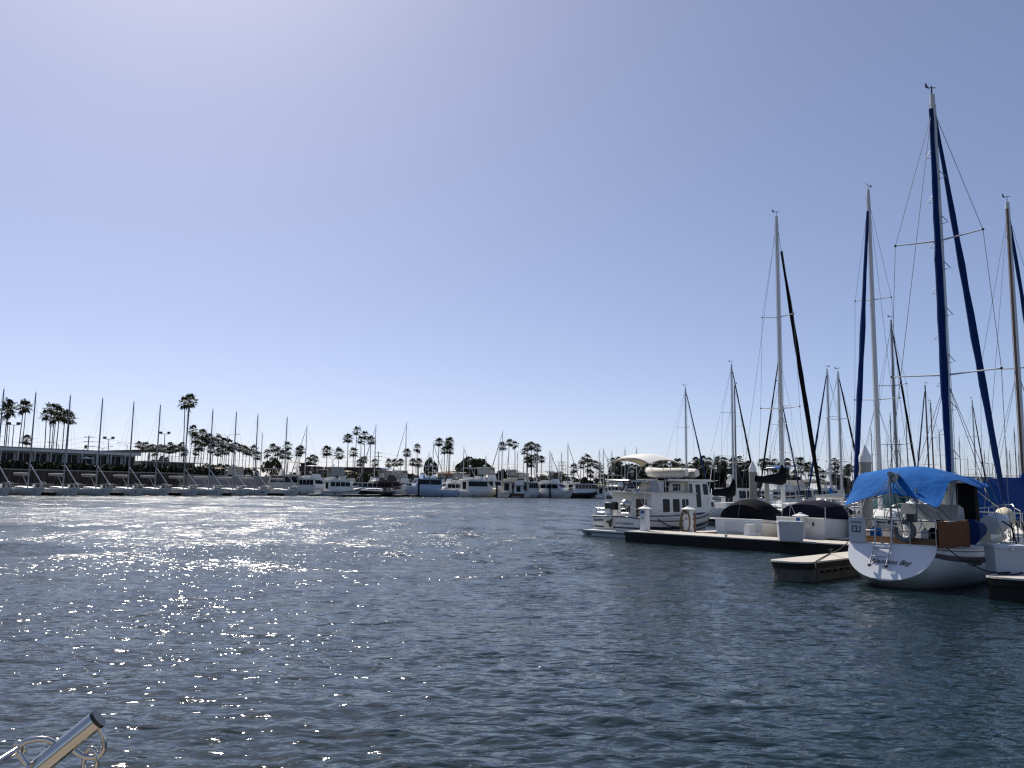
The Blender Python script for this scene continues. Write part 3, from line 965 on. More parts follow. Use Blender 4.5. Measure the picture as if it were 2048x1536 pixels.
# power pedestals
def pedestal(label, x, y, h=1.22, hose=False, z=DOCK_Z, s=1.0):
    p = at_z(x, y, z)
    o = thing('power_pedestal', label, 'pedestal', p, rad(-42))
    M(PLASTW).box((0, 0, h * .43), (.36 * s, .33 * s, h * .86), 0, .88).build('post', o)
    M(PLASTW).lathe([(.34 * s, h * .86), (.35 * s, h * .885), (.15 * s, h * .95), (.09 * s, h * .96), (.08 * s, h), (.02, h + .015)], 14).build('cap', o, 40)
    M(LETTERG).box((-.02, -.172 * s, h * .5), (.07, .012, .1)).build('meter', o)
    M(BLUEC if not hose else LETTERG).box((-.04, -.163 * s, h * .74), (.16, .012, .13)).build('decal', o)
    if hose:
        m = M(HOSE)
        for k in range(5):
            rr = .36 + .02 * k
            m.tube([(rr * .62 * math.sin(t), -.27 - .02 * k + .04 * math.sin(3 * t + k), .5 + rr * 1.25 * math.cos(t)) for t in [2 * math.pi * i / 24 for i in range(25)]], .022, 6, False)
        m.build('hose_coil', o, 60)
        M(TEAK).box((.42, -.1, .45), (.07, .07, .9)).build('wood_post', o)
    return o
pedestal('white dock power pedestal with blue decal beside the tugboat transom', 1290, 1062)
pedestal('white dock power pedestal wrapped in a coiled dark hose by the tugboat side', 1377, 1063, hose=True)
pedestal('white capped power pedestal half hidden behind the dock box', 1602, 1077, 1.1)
pedestal('white capped pedestal beside the brown cloth behind the stern ladder', 1826, 1082, 1.75, s=.9)
pedestal('white capped pedestal further back by the furled awning edge', 1865, 1078, 1.75, s=.8)
# dock boxes
def dock_box(label, x0, x1, yb, yt, az, depth=.62, z=DOCK_Z, mt=FBOX):
    a = at_z((x0 + x1) / 2, yb, z)
    w = (x1 - x0) / FPX * a.y / math.cos(rad(az - 90 - math.degrees(math.atan2(a.x, a.y)) + 0)) if False else (x1 - x0) / FPX * a.y
    h = (yb - yt) / FPX * a.y
    o = thing('dock_box', label, 'storage box', a + Vector((0, depth * .5, 0)), rad(90 - az))
    M(mt).box((0, 0, h * .45), (w * .88, depth * .84, h * .9), 0, 1.09).build('body', o)
    M(mt).box((0, 0, h * .95), (w, depth * 1.02, h * .1), 0, .97).build('lid', o)
    M(STEEL).box((0, -depth * .5, h * .86), (.09, .03, .07)).build('latch', o)
    return o
dock_box('light grey fibreglass dock box on the walkway edge by the brown buoy', 1561, 1611, 1083, 1044, 100, mt=FBOX)
dock_box('large pale dock box standing on the finger dock beside the sailboat hull', 1998, 2066, 1147, 1093, 98, .7, .55)
dock_box('low white dock box behind the round brown buoy', 1609, 1641, 1070, 1049, 100, .5)
bu = thing('round_buoy', 'round brown weathered mooring buoy on the walkway beside the grey dock box', 'buoy', at_z(1622, 1075, DOCK_Z) + Vector((0, .3, 0)))
M(mat('buoy_brown', (.16, .115, .08), .7, var=.4, vscale=5)).ball((0, 0, .21), (.21, .21, .215), 18, 12).build('float_ball', bu, 60)
M(STEEL).tube([(.05 * math.sin(t), 0, .44 + .05 * math.cos(t)) for t in [2 * math.pi * i / 10 for i in range(11)]], .012, 5).build('eye_ring', bu)
# boarding step at the stern of the black-covered yacht
st = thing('boarding_step', 'white folding boarding step leaning on the walkway behind the black covered yacht', 'step', at_z(1497, 1071, DOCK_Z) + Vector((0, .25, 0)), rad(-40))
M(PLASTW).house([(0, 0), (.5, 0), (.5, .12), (.28, .12), (.28, .5), (.06, .5)], lambda z: .35).build('tread', st)
# ------------------------------------------------------------------ the tugboat with the tan canopy
def face_plate(root, name, mt, x, y0, y1, z0, z1, th=.03, nrm=-1):
    return M(mt).box((x + nrm * .012, (y0 + y1) / 2, (z0 + z1) / 2), (th, y1 - y0, z1 - z0)).build(name, root)
def rplate(root, name, mt, x0, x1, z0, z1, W, sd, r=.07, sl=0.0, parent_off=.012):
    """rounded window panel on a side wall"""
    pts = []
    for cx, cz, a0 in ((x1 - r, z0 + r, -90), (x1 - r, z1 - r, 0), (x0 + r, z1 - r, 90), (x0 + r, z0 + r, 180)):
        for k in range(4):
            a = rad(a0 + 30 * k)
            zz = cz + r * math.sin(a)
            pts.append((cx + r * math.cos(a) + sl * (zz - z0) / (z1 - z0), zz))
    return M(mt).plate(pts, W, sd, parent_off).build(name, root)
def tugboat():
    L, B = 9.3, 3.35
    stern = Vector((5.62, 44.25, 0))
    root = boat_root('tugboat', 'white tugboat style motor yacht with navy stripes, tan canopy and dinghy on its roof', 'motor yacht', stern, 45)
    R = hull_part(root, L, B, .93, 1.05, 1.0, 1.75, WHITE, [(.04, .1, NAVY), (.3, .42, NAVY), (.5, .56, NAVY), (.74, .9, NAVY)], rake_b=.75, rake_s=-.12, zbs=-.35, full=2.6, vee=.7, N=16, rnd=False)
    # swim platform
    p = thing('x', None, None) if False else None
    sp = M(DECKW).house([(-.86, .26), (-.02, .26), (-.02, .34), (-.86, .34)], lambda z: 1.6).build('swim_platform', root)
    M(NAVY).house([(-.88, .2), (-.02, .2), (-.02, .258), (-.88, .258)], lambda z: 1.62).build('platform_rub_rail', sp)
    M(FBOX).house([(-.8, .02), (-.02, .02), (-.02, .198), (-.84, .198)], lambda z: 1.58).build('platform_skirt', sp)
    M(DARKHULL).house([(-.7, -.3), (-.02, -.3), (-.02, .018), (-.76, .018)], lambda z: 1.5).build('hull_bottom', root)
    M(LETTER).box((-.835, 1.2, .12), (.02, .34, .1)).build('exhaust_slot', sp)
    # transom: cap, gate, lettering
    xt = .045
    M(NAVY).tube([(xt - .16, y, 1.06 - .05 * (y / 1.5) ** 2) for y in [lerp(-1.53, 1.53, i / 8) for i in range(9)]], .035, 6).build('transom_cap', root, 60)
    gate = M(CREAM).box((xt - .14, .42, .72), (.1, .62, .58)).build('transom_gate', root)
    M(BLACKP).box((xt - .205, .18, .9), (.03, .06, .07)).build('latch', gate)
    M(NAVY).tube([(-.1, y, .5) for y in (-1.5, 1.5)], .035, 6).build('rub_strake', root, 60)
    text('lettering', 'Starlight', .2, LETTER, root, basis((-.13, 1.12, .78), (0, -1, 0), (-.1, 0, 1)), .15, .004, .004)
    text('lettering', 'SANTA BARBARA', .15, LETTERG, root, basis((-.13, -.6, .66), (0, -1, 0), (-.1, 0, 1)), .2, .004)
    # saloon
    WS = lambda z: 1.34 - .05 * (z - 1) / 1.3
    x0, x1 = 1.35, 5.6
    z0, z1 = .95, 2.28
    M(WHITE).house([(x0, z0), (x1, z0), (x1, z1), (x0 - .06, z1)], WS).build('saloon', root)
    M(DECKW).house([(x0 - .75, z1 + .002), (x1, z1 + .002), (x1, z1 + .07), (x0 - .75, z1 + .07)], lambda z: 1.38).build('saloon_roof', root)
    for sd in (1, -1):
        rplate(root, 'window', GLASS, 2.35, 2.98, 1.3, 2.0, WS, sd)
        rplate(root, 'window', GLASS, 3.3, 3.93, 1.3, 2.0, WS, sd)
        w = rplate(root, 'window', GLASS, 4.2, 4.82, 1.3, 2.0, WS, sd)
        M(WHITE).plate(rect(4.49, 4.53, 1.31, 1.99), WS, sd, .02, .02).build('mullion', w)
        M(NAVY).tube([(.2, sd * 1.5, 1.13), (2.5, sd * 1.68, 1.1), (6, sd * 1.6, 1.24)], .03, 6).build('rub_strake', root, 60)
    face_plate(root, 'window', GLASS, x0, .1, .72, 1.28, 1.95)
    dr = face_plate(root, 'saloon_door', WOODD, x0 - .02, -1.0, -.3, 1.0, 2.12)
    face_plate(root, 'window', GLASS, x0, -.2, .02, 1.75, 2.05)
    # pilothouse
    WP = lambda z: 1.22 - .06 * (z - 2.2) / .8
    M(WHITE).house([(5.1, 1.2), (7.15, 1.2), (7.32, 2.15), (7.05, 2.98), (5.0, 2.98)], WP).build('pilothouse', root)
    M(CREAM).house([(3.3, z1 + .08), (5.05, z1 + .08), (5.05, 2.94), (3.6, 2.9), (3.2, 2.55)], lambda z: 1.0).build('pilothouse_aft', root)
    M(WHITE).house([(2.9, 2.98), (7.55, 3.0), (7.6, 3.05), (7.0, 3.13), (2.9, 3.08)], lambda z: 1.3).build('pilothouse_roof', root)
    for sd in (1, -1):
        rplate(root, 'window', GLASS, 5.08, 5.4, 2.1, 2.86, WP, sd, .05)
        rplate(root, 'window', GLASS, 6.55, 7.05, 2.25, 2.86, WP, sd, .06, -.06)
        d = rplate(root, 'pilothouse_door', WHITE, 5.62, 6.32, 1.22, 2.94, WP, sd, .06)
        M(GLASS).plate(rect(5.74, 6.2, 1.55, 2.82), WP, sd, .03, .02).build('pane', d)
        rplate(root, 'window', GLASS, 3.75, 4.5, 2.45, 2.84, lambda z: 1.0, sd, .05)
    M(GLASS).add([(7.31, -.95, 2.22), (7.31, .95, 2.22), (7.1, .88, 2.88), (7.1, -.88, 2.88), (7.2, -.95, 2.22), (7.2, .95, 2.22), (7.0, .88, 2.88), (7.0, -.88, 2.88)], [(0, 1, 2, 3), (7, 6, 5, 4), (0, 4, 5, 1), (1, 5, 6, 2), (2, 6, 7, 3), (3, 7, 4, 0)]).build('windscreen', root)
    # fore cabin with round ports, bulwark
    WFc = lambda z: .98 - .08 * (z - 1.3) / .5
    M(WHITE).house([(7.1, 1.25), (8.3, 1.5), (8.25, 1.86), (7.1, 1.98)], WFc).build('fore_cabin', root)
    for sd in (1, -1):
        for xx in (7.45, 7.95):
            m = M(GLASS)
            c = [(xx + .13 * math.cos(t), 1.68 + .16 * math.sin(t)) for t in [2 * math.pi * i / 12 for i in range(12)]]
            m.plate(c, WFc, sd)
            m.build('porthole', root)
    for sd in (1, -1):
        q = []
        for i in range(7):
            x = lerp(6.9, 9.25, i / 6)
            w, z = sheer_at(R, min(x, 9.2))
            q.append((x, sd * max(.05, w * .97), z))
        M(WHITE).loft([[(a, b, c - .02) for a, b, c in q], [(a, b * 1.01, c + .22) for a, b, c in q]]).loft([[(a, b * .95, c + .22) for a, b, c in q], [(a, b * .95, c - .02) for a, b, c in q]]).loft([[(a, b * 1.01, c + .22) for a, b, c in q], [(a, b * .95, c + .22) for a, b, c in q]]).build('bulwark', root)
        M(STEEL).tube([(a, b, c + .75 + (.12 if a > 8 else 0)) for a, b, c in q], .018, 5).build('bow_rail', root, 60)
        for a, b, c in q[::2]:
            M(STEEL).tube([(a, b, c + .2), (a, b, c + .78)], .014, 5).build('stanchion', root)
    # rails round the saloon roof and cockpit
    def railing(pts, h, mid=True, name='roof_rail'):
        r = M(STEEL).tube([(a, b, c + h) for a, b, c in pts], .018, 5)
        if mid:
            r.tube([(a, b, c + h * .5) for a, b, c in pts], .012, 5)
        o = r.build(name, root, 60)
        for a, b, c in pts:
            M(STEEL).tube([(a, b, c), (a, b, c + h)], .015, 5).build('stanchion', o)
    railing([(5.0, -1.3, 2.35), (3.8, -1.33, 2.35), (2.6, -1.33, 2.35), (1.5, -1.33, 2.35), (.7, -1.33, 2.35), (.65, -.2, 2.35), (.65, .8, 2.35), (.7, 1.33, 2.35), (2.2, 1.33, 2.35), (3.8, 1.33, 2.35)], .62)
    railing([(.1, 1.45, 1.05), (.06, .85, 1.05)], .42, True, 'stern_rail')
    railing([(.06, -.05, 1.05), (.06, -.75, 1.05), (.08, -1.42, 1.05), (.8, -1.5, 1.05)], .42, True, 'stern_rail')
    for y in (-1.3, 1.3):
        M(WHITE).tube([(.72, y, 1.0), (.72, y, 2.28)], .03, 6).build('roof_post', root)
    # canopy
    bimini(root, 1.0, 4.2, 1.42, 4.45, WHITEC, TANC, .34, .13, 2.36, 'canopy', 4)
    # folded davit braces
    for a, b in (((.7, -.45, 2.95), (.75, -1.25, 1.6)), ((.7, -1.2, 2.95), (.75, -.3, 1.65))):
        M(STEEL).tube([a, b], .02, 5).build('davit_brace', root)
    M(ALU).box((.75, -.95, 2.92), (.18, 1.0, .07)).build('davit_bracket', root)
    # outboard motor on the stern rail
    ob = M(BLACKP)
    ob.loft([[(-.42, .25 + y * w, 1.62 + z * h) for y, z in ((-.5, -.5), (.5, -.5), (.5, .4), (.3, .5), (-.3, .5), (-.5, .4))] if k == 0 else [(x, .25 + y * w, 1.62 + z * h) for y, z in ((-.5, -.5), (.5, -.5), (.5, .4), (.3, .5), (-.3, .5), (-.5, .4))] for k, (x, w, h) in enumerate(((-.42, .4, .3), (-.3, .62, .42), (.05, .62, .44), (.16, .5, .36)))], True, True)
    e = ob.build('outboard_motor', root, 40)
    M(ALU).tube([(-.1, .25, 1.42), (-.14, .25, 1.0), (-.16, .25, .72)], [.1, .075, .06], 8).build('motor_leg', e, 60)
    pr = M(BLACKP).tube([(-.3, .25, .74), (.02, .25, .74)], [.05, .07], 8)
    for k in range(3):
        t = 2 * math.pi * k / 3 + .3
        pr.box((-.28, .25 + .12 * math.cos(t), .74 + .12 * math.sin(t)), (.05, .13, .13))
    pr.box((-.14, .25, .6), (.2, .04, .22)).build('propeller', e)
    M(STEEL).tube([(.02, -.62, 1.05), (.02, -.62, 1.5)], .022, 6).build('grill_stand', root)
    g = M(STEEL).ball((-.02, -.62, 1.72), (.27, .27, .25), 14, 9).build('grill', root, 60)
    M(BLACKP).tube([(-.29, -.62, 1.72), (-.29, -.5, 1.72)], .02, 5).build('handle', g)
    # antennas, horn, anchor pulpit, boarding gate
    M(PLASTW).tube([(7.3, -1.1, 2.4), (7.55, -1.2, 4.1)], .02, 5).build('antenna', root)
    M(WHITE).house([(9.1, 1.76), (9.7, 1.8), (9.7, 1.88), (9.1, 1.86)], lambda z: .16).build('bow_sprit', root)
    M(STEEL).tube([(9.6, 0, 1.72), (9.45, 0, 1.35), (9.3, .18, 1.2), (9.45, 0, 1.35), (9.3, -.18, 1.2)], .03, 5).build('anchor', root)
    M(STEEL).tube([(1.9, -1.62, 1.0), (1.9, -1.62, 1.35), (1.5, -1.6, 1.38)], .018, 5).build('grab_rail', root)
    M(BLACKP).tube([(1.4, -1.62, .98), (2.1, -1.8, .62), (3.0, -1.95, .5)], .03, 6).build('boarding_ramp', root)
    # louvred panel at the aft end
    M(FBOX).box((2.3, -.95, 2.66), (.5, .6, .6)).build('deck_locker', root)
    M(BLACKC).box((3.0, -.9, 2.75), (.35, .5, .72)).build('seat_cover', root)
    return root, R
tug, TUGR = tugboat()
TW = Matrix.Translation(tug.location) @ Matrix.Rotation(tug.rotation_euler.z, 4, 'Z')
# covered dinghy on the tug roof
dg = thing('inflatable_dinghy', 'inflatable dinghy under a white cover lying on the tugboat roof', 'dinghy', TW @ Vector((5.0, 0, 3.13)), tug.rotation_euler.z + rad(90))
rows = []
m = M(WHITEC)
for sd in (1, -1):
    m.tube([(-1.45, sd * .52, .34), (-1.0, sd * .58, .3), (.5, sd * .56, .3), (1.1, sd * .4, .36), (1.45, sd * .12, .46)], [.22, .29, .29, .27, .2], 10)
m.build('tube_cover', dg, 60)
M(WHITEC).loft([[(x, y, .33 + .16 * (1 - (y / .55) ** 2) - (.08 if abs(x) > 1 else 0)) for y in (-.55, -.3, 0, .3, .55)] for x in (-1.4, -.7, 0, .7, 1.2)]).build('top_cover', dg, 60)
for x in (-.7, .6):
    M(BLACKP).box((x, 0, .06), (.1, 1.1, .1)).build('chock', dg)
# ------------------------------------------------------------------ person on the tug's upper deck
def person():
    o = thing('person', 'person in white cap and black shirt seated on the tugboat upper deck', 'person', TW @ Vector((1.3, -.15, 2.35)), tug.rotation_euler.z + rad(165))
    # local: x = facing direction
    dz = -.2
    V3 = [(0, 0, .3), (0.02, 0, .52), (.05, 0, .75), (.06, 0, .82), (.09, 0, .9), (.1, 0, 1.0), (.1, 0, 1.07)]
    E = [(0, 1), (1, 2), (2, 3), (3, 4), (4, 5), (5, 6)]
    Rr = [(.15, .17), (.13, .16), (.14, .19), (.07, .08), (.055, .055), (.09, .085), (.075, .075)]
    for sd in (1, -1):
        i = len(V3)
        V3 += [(.05, sd * .2, .75), (.1, sd * .28, .52), (.32, sd * .16, .48), (.4, sd * .14, .49)]
        Rr += [(.065, .065), (.052, .052), (.04, .04), (.032, .04)]
        E += [(2, i), (i, i + 1), (i + 1, i + 2), (i + 2, i + 3)]
        for k in range(5):
            j = len(V3)
            a = (k - 2) * .02
            V3 += [(.44, sd * (.14) + a, .5 + .005 * k), (.47, sd * (.12) + a, .48)]
            Rr += [(.011, .011), (.009, .009)]
            E += [(i + 3, j), (j, j + 1)]
        i = len(V3)
        V3 += [(.04, sd * .11, .27), (.44, sd * .17, .4), (.62, sd * .17, .08), (.75, sd * .19, .05)]
        Rr += [(.1, .1), (.075, .075), (.05, .05), (.045, .035)]
        E += [(0, i), (i, i + 1), (i + 1, i + 2), (i + 2, i + 3)]
    me = bpy.data.meshes.new('body')
    me.from_pydata(V3, E, [])
    b = bpy.data.objects.new('body', me)
    COL.objects.link(b)
    md = b.modifiers.new('skin', 'SKIN')
    b.modifiers.new('sub', 'SUBSURF').levels = 1
    me.skin_vertices[0].data[0].use_root = True
    for i, r in enumerate(Rr):
        me.skin_vertices[0].data[i].radius = r
    dg_ = bpy.context.evaluated_depsgraph_get()
    ev = bpy.data.meshes.new_from_object(b.evaluated_get(dg_))
    bpy.data.objects.remove(b)
    for mt in (SHIRT, SKIN, JEANS):
        ev.materials.append(mt)
    for p in ev.polygons:
        c = p.center
        p.use_smooth = True
        p.material_index = 2 if (c.z < .44 and (c.z < .33 or c.x > .14)) else (1 if c.z > .83 or (c.x > .27 and c.z > .44) else 0)
    nb = bpy.data.objects.new('body', ev)
    COL.objects.link(nb)
    nb.parent = o
    cap = M(WHITEC).ball((.095, 0, 1.09), (.115, .1, .085), 12, 8)
    cap.house([(.17, 1.065), (.3, 1.04), (.3, 1.05), (.17, 1.085)], lambda z: .075)
    cap.build('cap', o, 60)
    M(SKIN).ball((.19, 0, .97), (.022, .016, .022), 6, 5).build('nose', o)
    for sd in (1, -1):
        M(LETTER).ball((.172, sd * .035, 1.0), (.012, .014, .009), 6, 4).build('eye', o)
        M(SKIN).ball((.09, sd * .088, .98), (.022, .014, .032), 6, 5).build('ear', o)
    M(WOODD).ball((.18, 0, .915), (.012, .03, .006), 6, 4).build('mouth', o)
    M(WOODD).ball((.06, 0, 1.02), (.1, .09, .08), 10, 6).build('hair', o)
    cs = thing('carry_case', 'flat grey case held in the lap of the person on the tugboat', 'case', TW @ Vector((0, 0, 0)))
    cs.matrix_world = o.matrix_basis @ Matrix.Translation((.46, 0, .42))
    M(mat('case_grey', (.22, .2, .2), .6)).box((0, 0, .1), (.06, .34, .22)).build('shell', cs)
    M(BLACKP).box((0, 0, .225), (.03, .1, .03)).build('handle', cs)
    be = thing('deck_bench', 'low white bench under the person on the tugboat upper deck', 'bench', o.location, o.rotation_euler.z)
    M(DECKW).box((-.02, 0, .16), (.42, .9, .05)).build('seat', be)
    for sd in (1, -1):
        M(DECKW).box((-.02, sd * .38, .065), (.36, .05, .14)).build('leg', be)
person()
# ------------------------------------------------------------------ sailboat with the blue awning (nearest)
def awning_boat():
    az, L, B = 46, 11.2, 3.35
    st = Vector((9.78, 22.2, 0))
    xm = 5.55
    root = boat_root('sailing_yacht', 'white sailboat with bright blue awning, stern ladder and tall mast with blue furled sails', 'sailboat', st, az)
    R = hull_part(root, L, B, .68, 1.12, 1.08, 1.5, WHITE, [(.05, .075, NAVY), (.16, .28, mat('stripe_grey', (.045, .045, .055), .4))], rake_b=1.0, rake_s=.75, zbs=.22, N=18, full=2.2)
    # painted transom panel proud of the hull
    t = R[0]
    poly = [(x, w * 1.01, z) for x, w, z in t[:-1]] + [(x, -w * 1.01, z) for x, w, z in reversed(t[:-1])]
    tv = Vector((.75 / 1.12, 0, 1)).normalized()
    nrm = Vector((-tv.z, 0, tv.x))
    pts = [Vector(p) + nrm * .012 for p in poly]
    n = len(pts)
    tr = M(mat('transom_white', (.74, .74, .76), .3, var=.04)).add(pts + [p - nrm * .03 for p in pts], [tuple(range(n)), tuple(range(2 * n - 1, n - 1, -1))] + [(i, i + n, (i + 1) % n + n, (i + 1) % n) for i in range(n)]).build('transom', root)
    org = Vector((.75 * .62 / 1.12, -.05, .62)) + nrm * .03
    text('lettering', 'Alamitos Bay', .2, LETTER, root, basis(org, (0, -1, 0), tv), .45, .003)
    sd_w, sd_z = sheer_at(R, 4.1)
    ob = Vector((2.5, -sheer_at(R, 2.5)[0] * .985 - .03, .6))
    text('lettering', 'Del Sea', .27, LETTER, root, basis(ob, (1, 0.03, 0), (0, -.08, 1)), .45, .01)
    # stern ladder
    for y in (.42, -.02):
        M(STEEL).tube([Vector((.78, y, 1.85)), Vector((.72, y, 1.12)) + nrm * .06, Vector((.35, y, .55)) + nrm * .1], .018, 6).build('ladder_rail', root, 60)
        M(BLACKP).lathe([(.045, -.03), (.045, .03)], 8, Vector((.34, y, .52)) + nrm * .1).build('ladder_foot', root)
    for f in (.25, .62):
        a = Vector((.72, .42, 1.12)).lerp(Vector((.35, .42, .55)), f) + nrm * .08
        M(STEEL).tube([a, a - Vector((0, .44, 0))], .014, 5).build('ladder_rung', root)
    M(STEEL).tube([(.78, .42, 1.85), (.78, -.02, 1.85)], .016, 5).build('ladder_rung', root)
    # cockpit: coamings, teak, wheel, pedestal, cloth, seat cushions
    zt = trunk_cabin(root, R, 3.6, 8.2, .42, .62, DECKW, 4)
    for sd in (1, -1):
        M(DECKW).house([(1.0, 1.05), (3.7, 1.02), (3.7, 1.42), (1.2, 1.34)], lambda z: .06).build('cockpit_coaming', root).location = (0, sd * 1.05, 0)
        M(TEAK).box((2.4, sd * 1.05, 1.4), (2.5, .14, .03)).build('coaming_cap', root)
    M(TEAK).box((1.05, 0, 1.2), (.05, 2.1, .24)).build('cockpit_back', root)
    M(WHITE).tube([(2.3, .15, 1.0), (2.3, .15, 1.9)], [.14, .1], 10).build('binnacle', root, 60)
    wh = M(STEEL)
    ring = [(2.02, .15 + .48 * math.cos(a), 1.75 + .48 * math.sin(a)) for a in [2 * math.pi * i / 28 for i in range(29)]]
    wh.tube(ring, .017, 6, False)
    for k in range(3):
        a = math.pi * k / 3
        wh.tube([ring[int(round(14 * k / 3)) % 28], (2.02, .15 - .48 * math.cos(a), 1.75 - .48 * math.sin(a))], .011, 5)
    wh.build('steering_wheel', root, 60)
    hs = thing('horseshoe_buoy', 'grey horseshoe life buoy hung on the stern rail of the awning sailboat', 'life buoy')
    hs.matrix_world = Matrix.Translation(root.location) @ Matrix.Rotation(root.rotation_euler.z, 4, 'Z') @ Matrix.Translation((.88, -.3, 1.5))
    M(mat('buoy_grey', (.16, .16, .15), .8)).tube([(0, .24 * math.cos(a), .24 * math.sin(a)) for a in [rad(-60 + 300 * i / 16) + math.pi / 2 + .9 for i in range(17)]], .07, 8).build('ring', hs, 60)
    M(BLACKP).tube([(0, 0.05, .2), (.02, .02, .36)], .012, 5).build('strap', hs)
    # weather cloth, sail bag, bags on the side deck
    M(BROWNC).loft([[(lerp(.45, 2.0, i / 6), -1.3 - .28 * math.sin(1.2 * i / 6), lerp(1.12, 1.78, j / 3) + .02 * math.sin(i * 2)) for i in range(7)] for j in range(4)]).loft([[(lerp(.45, 2.0, i / 6), -1.27 - .28 * math.sin(1.2 * i / 6), lerp(1.12, 1.78, j / 3) + .02 * math.sin(i * 2)) for i in range(6, -1, -1)] for j in range(4)]).build('weather_cloth', root, 60)
    rows = []
    for i in range(7):
        tt = i / 6
        rows.append([(2.15 + .95 * tt, -1.52 + .2 * math.cos(a) * (1 - .5 * tt) - .05, 1.5 + (.36 - .2 * tt) * math.sin(a) + .05 * tt) for a in [2 * math.pi * j / 10 for j in range(10)]])
    M(DBLUE).loft(rows, True, True).build('folded_bimini', root, 60)
    # pushpit and rails
    rails(root, R, L, 2, True, True, .66)
    # rescue bag on the stern rail
    rb = thing('rescue_bag', 'pale rectangular rescue gear bag with dark print on the stern rail of the awning sailboat', 'bag')
    BW = Matrix.Translation(root.location) @ Matrix.Rotation(root.rotation_euler.z, 4, 'Z')
    rb.matrix_world = BW @ Matrix.Translation((.73, .92, 1.38))
    M(FBOX).box((0, 0, .1), (.1, .44, .66), 0, .98).build('body', rb)
    M(LETTER).box((-.053, 0, .31), (.008, .3, .025)).build('print_line', rb)
    pm = M(LETTER)
    for y in (.11, .0, -.1):
        pm.box((-.054, y, .13), (.008, .022, .17))
    pm.box((-.056, .005, .055), (.008, .24, .028)).box((-.056, .055, .2), (.008, .11, .02))
    pm.build('print_symbol', rb)
    M(ROPEW).tube([(0, .15, .43), (0, 0, .55), (0, -.15, .43)], .008, 4).build('cord', rb)
    # radar/solar pole by the stern
    M(ALUD).tube([(.9, .05, 1.12), (.92, .05, 3.0)], .03, 6).build('stern_pole', root)
    M(ALUD).tube([(.95, -.6, 1.75), (1.0, -.6, 2.65)], .022, 6).build('awning_support', root)
    M(BLACKP).lathe([(.11, 0), (.03, .07)], 10, (.86, .05, 1.72)).build('stern_light', root)
    M(BLACKP).box((.85, -.5, 1.85), (.18, .2, .22)).build('outboard_bracket', root)
    # mast, sails, stays
    H = at_d(1869, 190, (BW @ Vector((xm, 0, 0))).y).z
    rig(root, R, xm, H, MASTW, L, DBLUEJ, .12, (.36, .66), 1.62, True, 4.2, None, detail=2, mr=.115, wire=.009, seed=4, boom_z=2.85, jib_top=.97)
    fm = M(DBLUEJ)
    wob_tube(fm, (xm - .2, .0, 2.95), (xm - .17, 0, H - .55), .07, .12, .07, 8, 26, .1, 9)
    fm.build('furled_mainsail', root, 60)
    for k in range(14):
        sd = 1 if k % 2 else -1
        z = 3.6 + k * (H - 5.0) / 14
        M(STEEL).tube([(xm, sd * .1, z + .28), (xm - .02, sd * .3, z + .02), (xm, sd * .1, z)], .014, 5).build('mast_step', root)
    M(BLACKP).tube([(xm - .05, 0, H), (xm - .05, 0, H + .3)], .02, 5).build('masthead_light', root)
    # blue awning: draped over the boom, stations along the boat
    sta = [(.75, 1.26, 2.5, .4), (1.05, 1.26, 2.76, .4), (1.4, 1.24, 3.04, .38), (1.7, 1.2, 3.2, .34), (2.3, 1.2, 3.28, .38), (3.1, 1.18, 3.3, .48), (4.0, 1.14, 3.24, .5), (5.0, 1.08, 3.16, .45), (5.9, 1.0, 3.1, .34)]
    rows = []
    rg = random.Random(3)
    for k, (x, w, z, dr) in enumerate(sta):
        row = []
        for j in range(13):
            u = 2 * j / 12 - 1
            rp = .018 * math.sin(j * 2.3 + k * 1.7) + .012 * rg.uniform(-1, 1)
            row.append((x + .22 * (1 - u * u) * (1 if k == 0 else .3) - .18 * abs(u) ** 3 * (k == 0), w * u, z - dr * (.45 if u > 0 and k > 1 else 1.0) * abs(u) ** 1.7 + rp))
        rows.append(row)
    aw = M(BLUEC).loft(rows)
    aw.loft([[(p[0], p[1], p[2] - .012) for p in reversed(r)] for r in rows])
    ao = aw.build('awning', root, 70)
    sm = ao.modifiers.new('sub', 'SUBSURF'); sm.levels = 2; sm.render_levels = 2
    for k in (0, 4):
        M(ALUD).tube([(1.5, -1.2, 1.6)] + [(p[0] + .04, p[1] * .96, p[2] - .05) for p in rows[k]] + [(1.5, 1.2, 1.6)], .015, 5).build('awning_bow', ao, 60)
    M(ALUD).tube([(xm - 4.2, 0, 2.97), (xm - 4.75, 0, 3.02)], .075, 8).build('boom_end', root, 60)
    M(ROPEW).ball((1.0, -.02, 2.92), (.08, .12, .14), 8, 6).build('rope_bundle', root)
    M(ROPED).tube([(1.0, .0, 2.9), (1.1, .02, 2.4), (1.9, .1, 1.35)], .012, 4).build('mainsheet', root)
    # rolled dinghy and sail bags on the starboard side deck
    M(FBOX).tube([(5.0, -1.15, 1.62), (5.6, -1.2, 1.66), (6.3, -1.15, 1.68)], [.26, .33, .24], 10).build('rolled_liferaft', root, 60)
    M(mat('bag_cream', (.6, .54, .4), .85, var=.15)).tube([(6.6, -.95, 1.7), (7.3, -.95, 1.8), (8.0, -.8, 1.72)], [.2, .32, .16], 10).build('sail_bag', root, 60)
    M(WHITEC).tube([(8.2, -.7, 1.8), (8.9, -.45, 1.85)], [.2, .12], 8).build('sail_bag', root, 60)
    M(CLEARV).house([(3.4, 1.75), (4.1, 1.75), (4.0, 2.1), (3.6, 2.2)], lambda z: .8).build('spray_hood', root)
    M(WHITEC).tube([(xm - .25, .12, 1.75), (xm - .22, .1, 2.6)], [.16, .1], 8).build('rope_coils', root, 60)
    M(BLACKC).house([(xm + .5, 1.6), (xm + .9, 1.6), (xm + .75, 2.75), (xm + .45, 2.85)], lambda z: .5).build('stowed_sail', root)
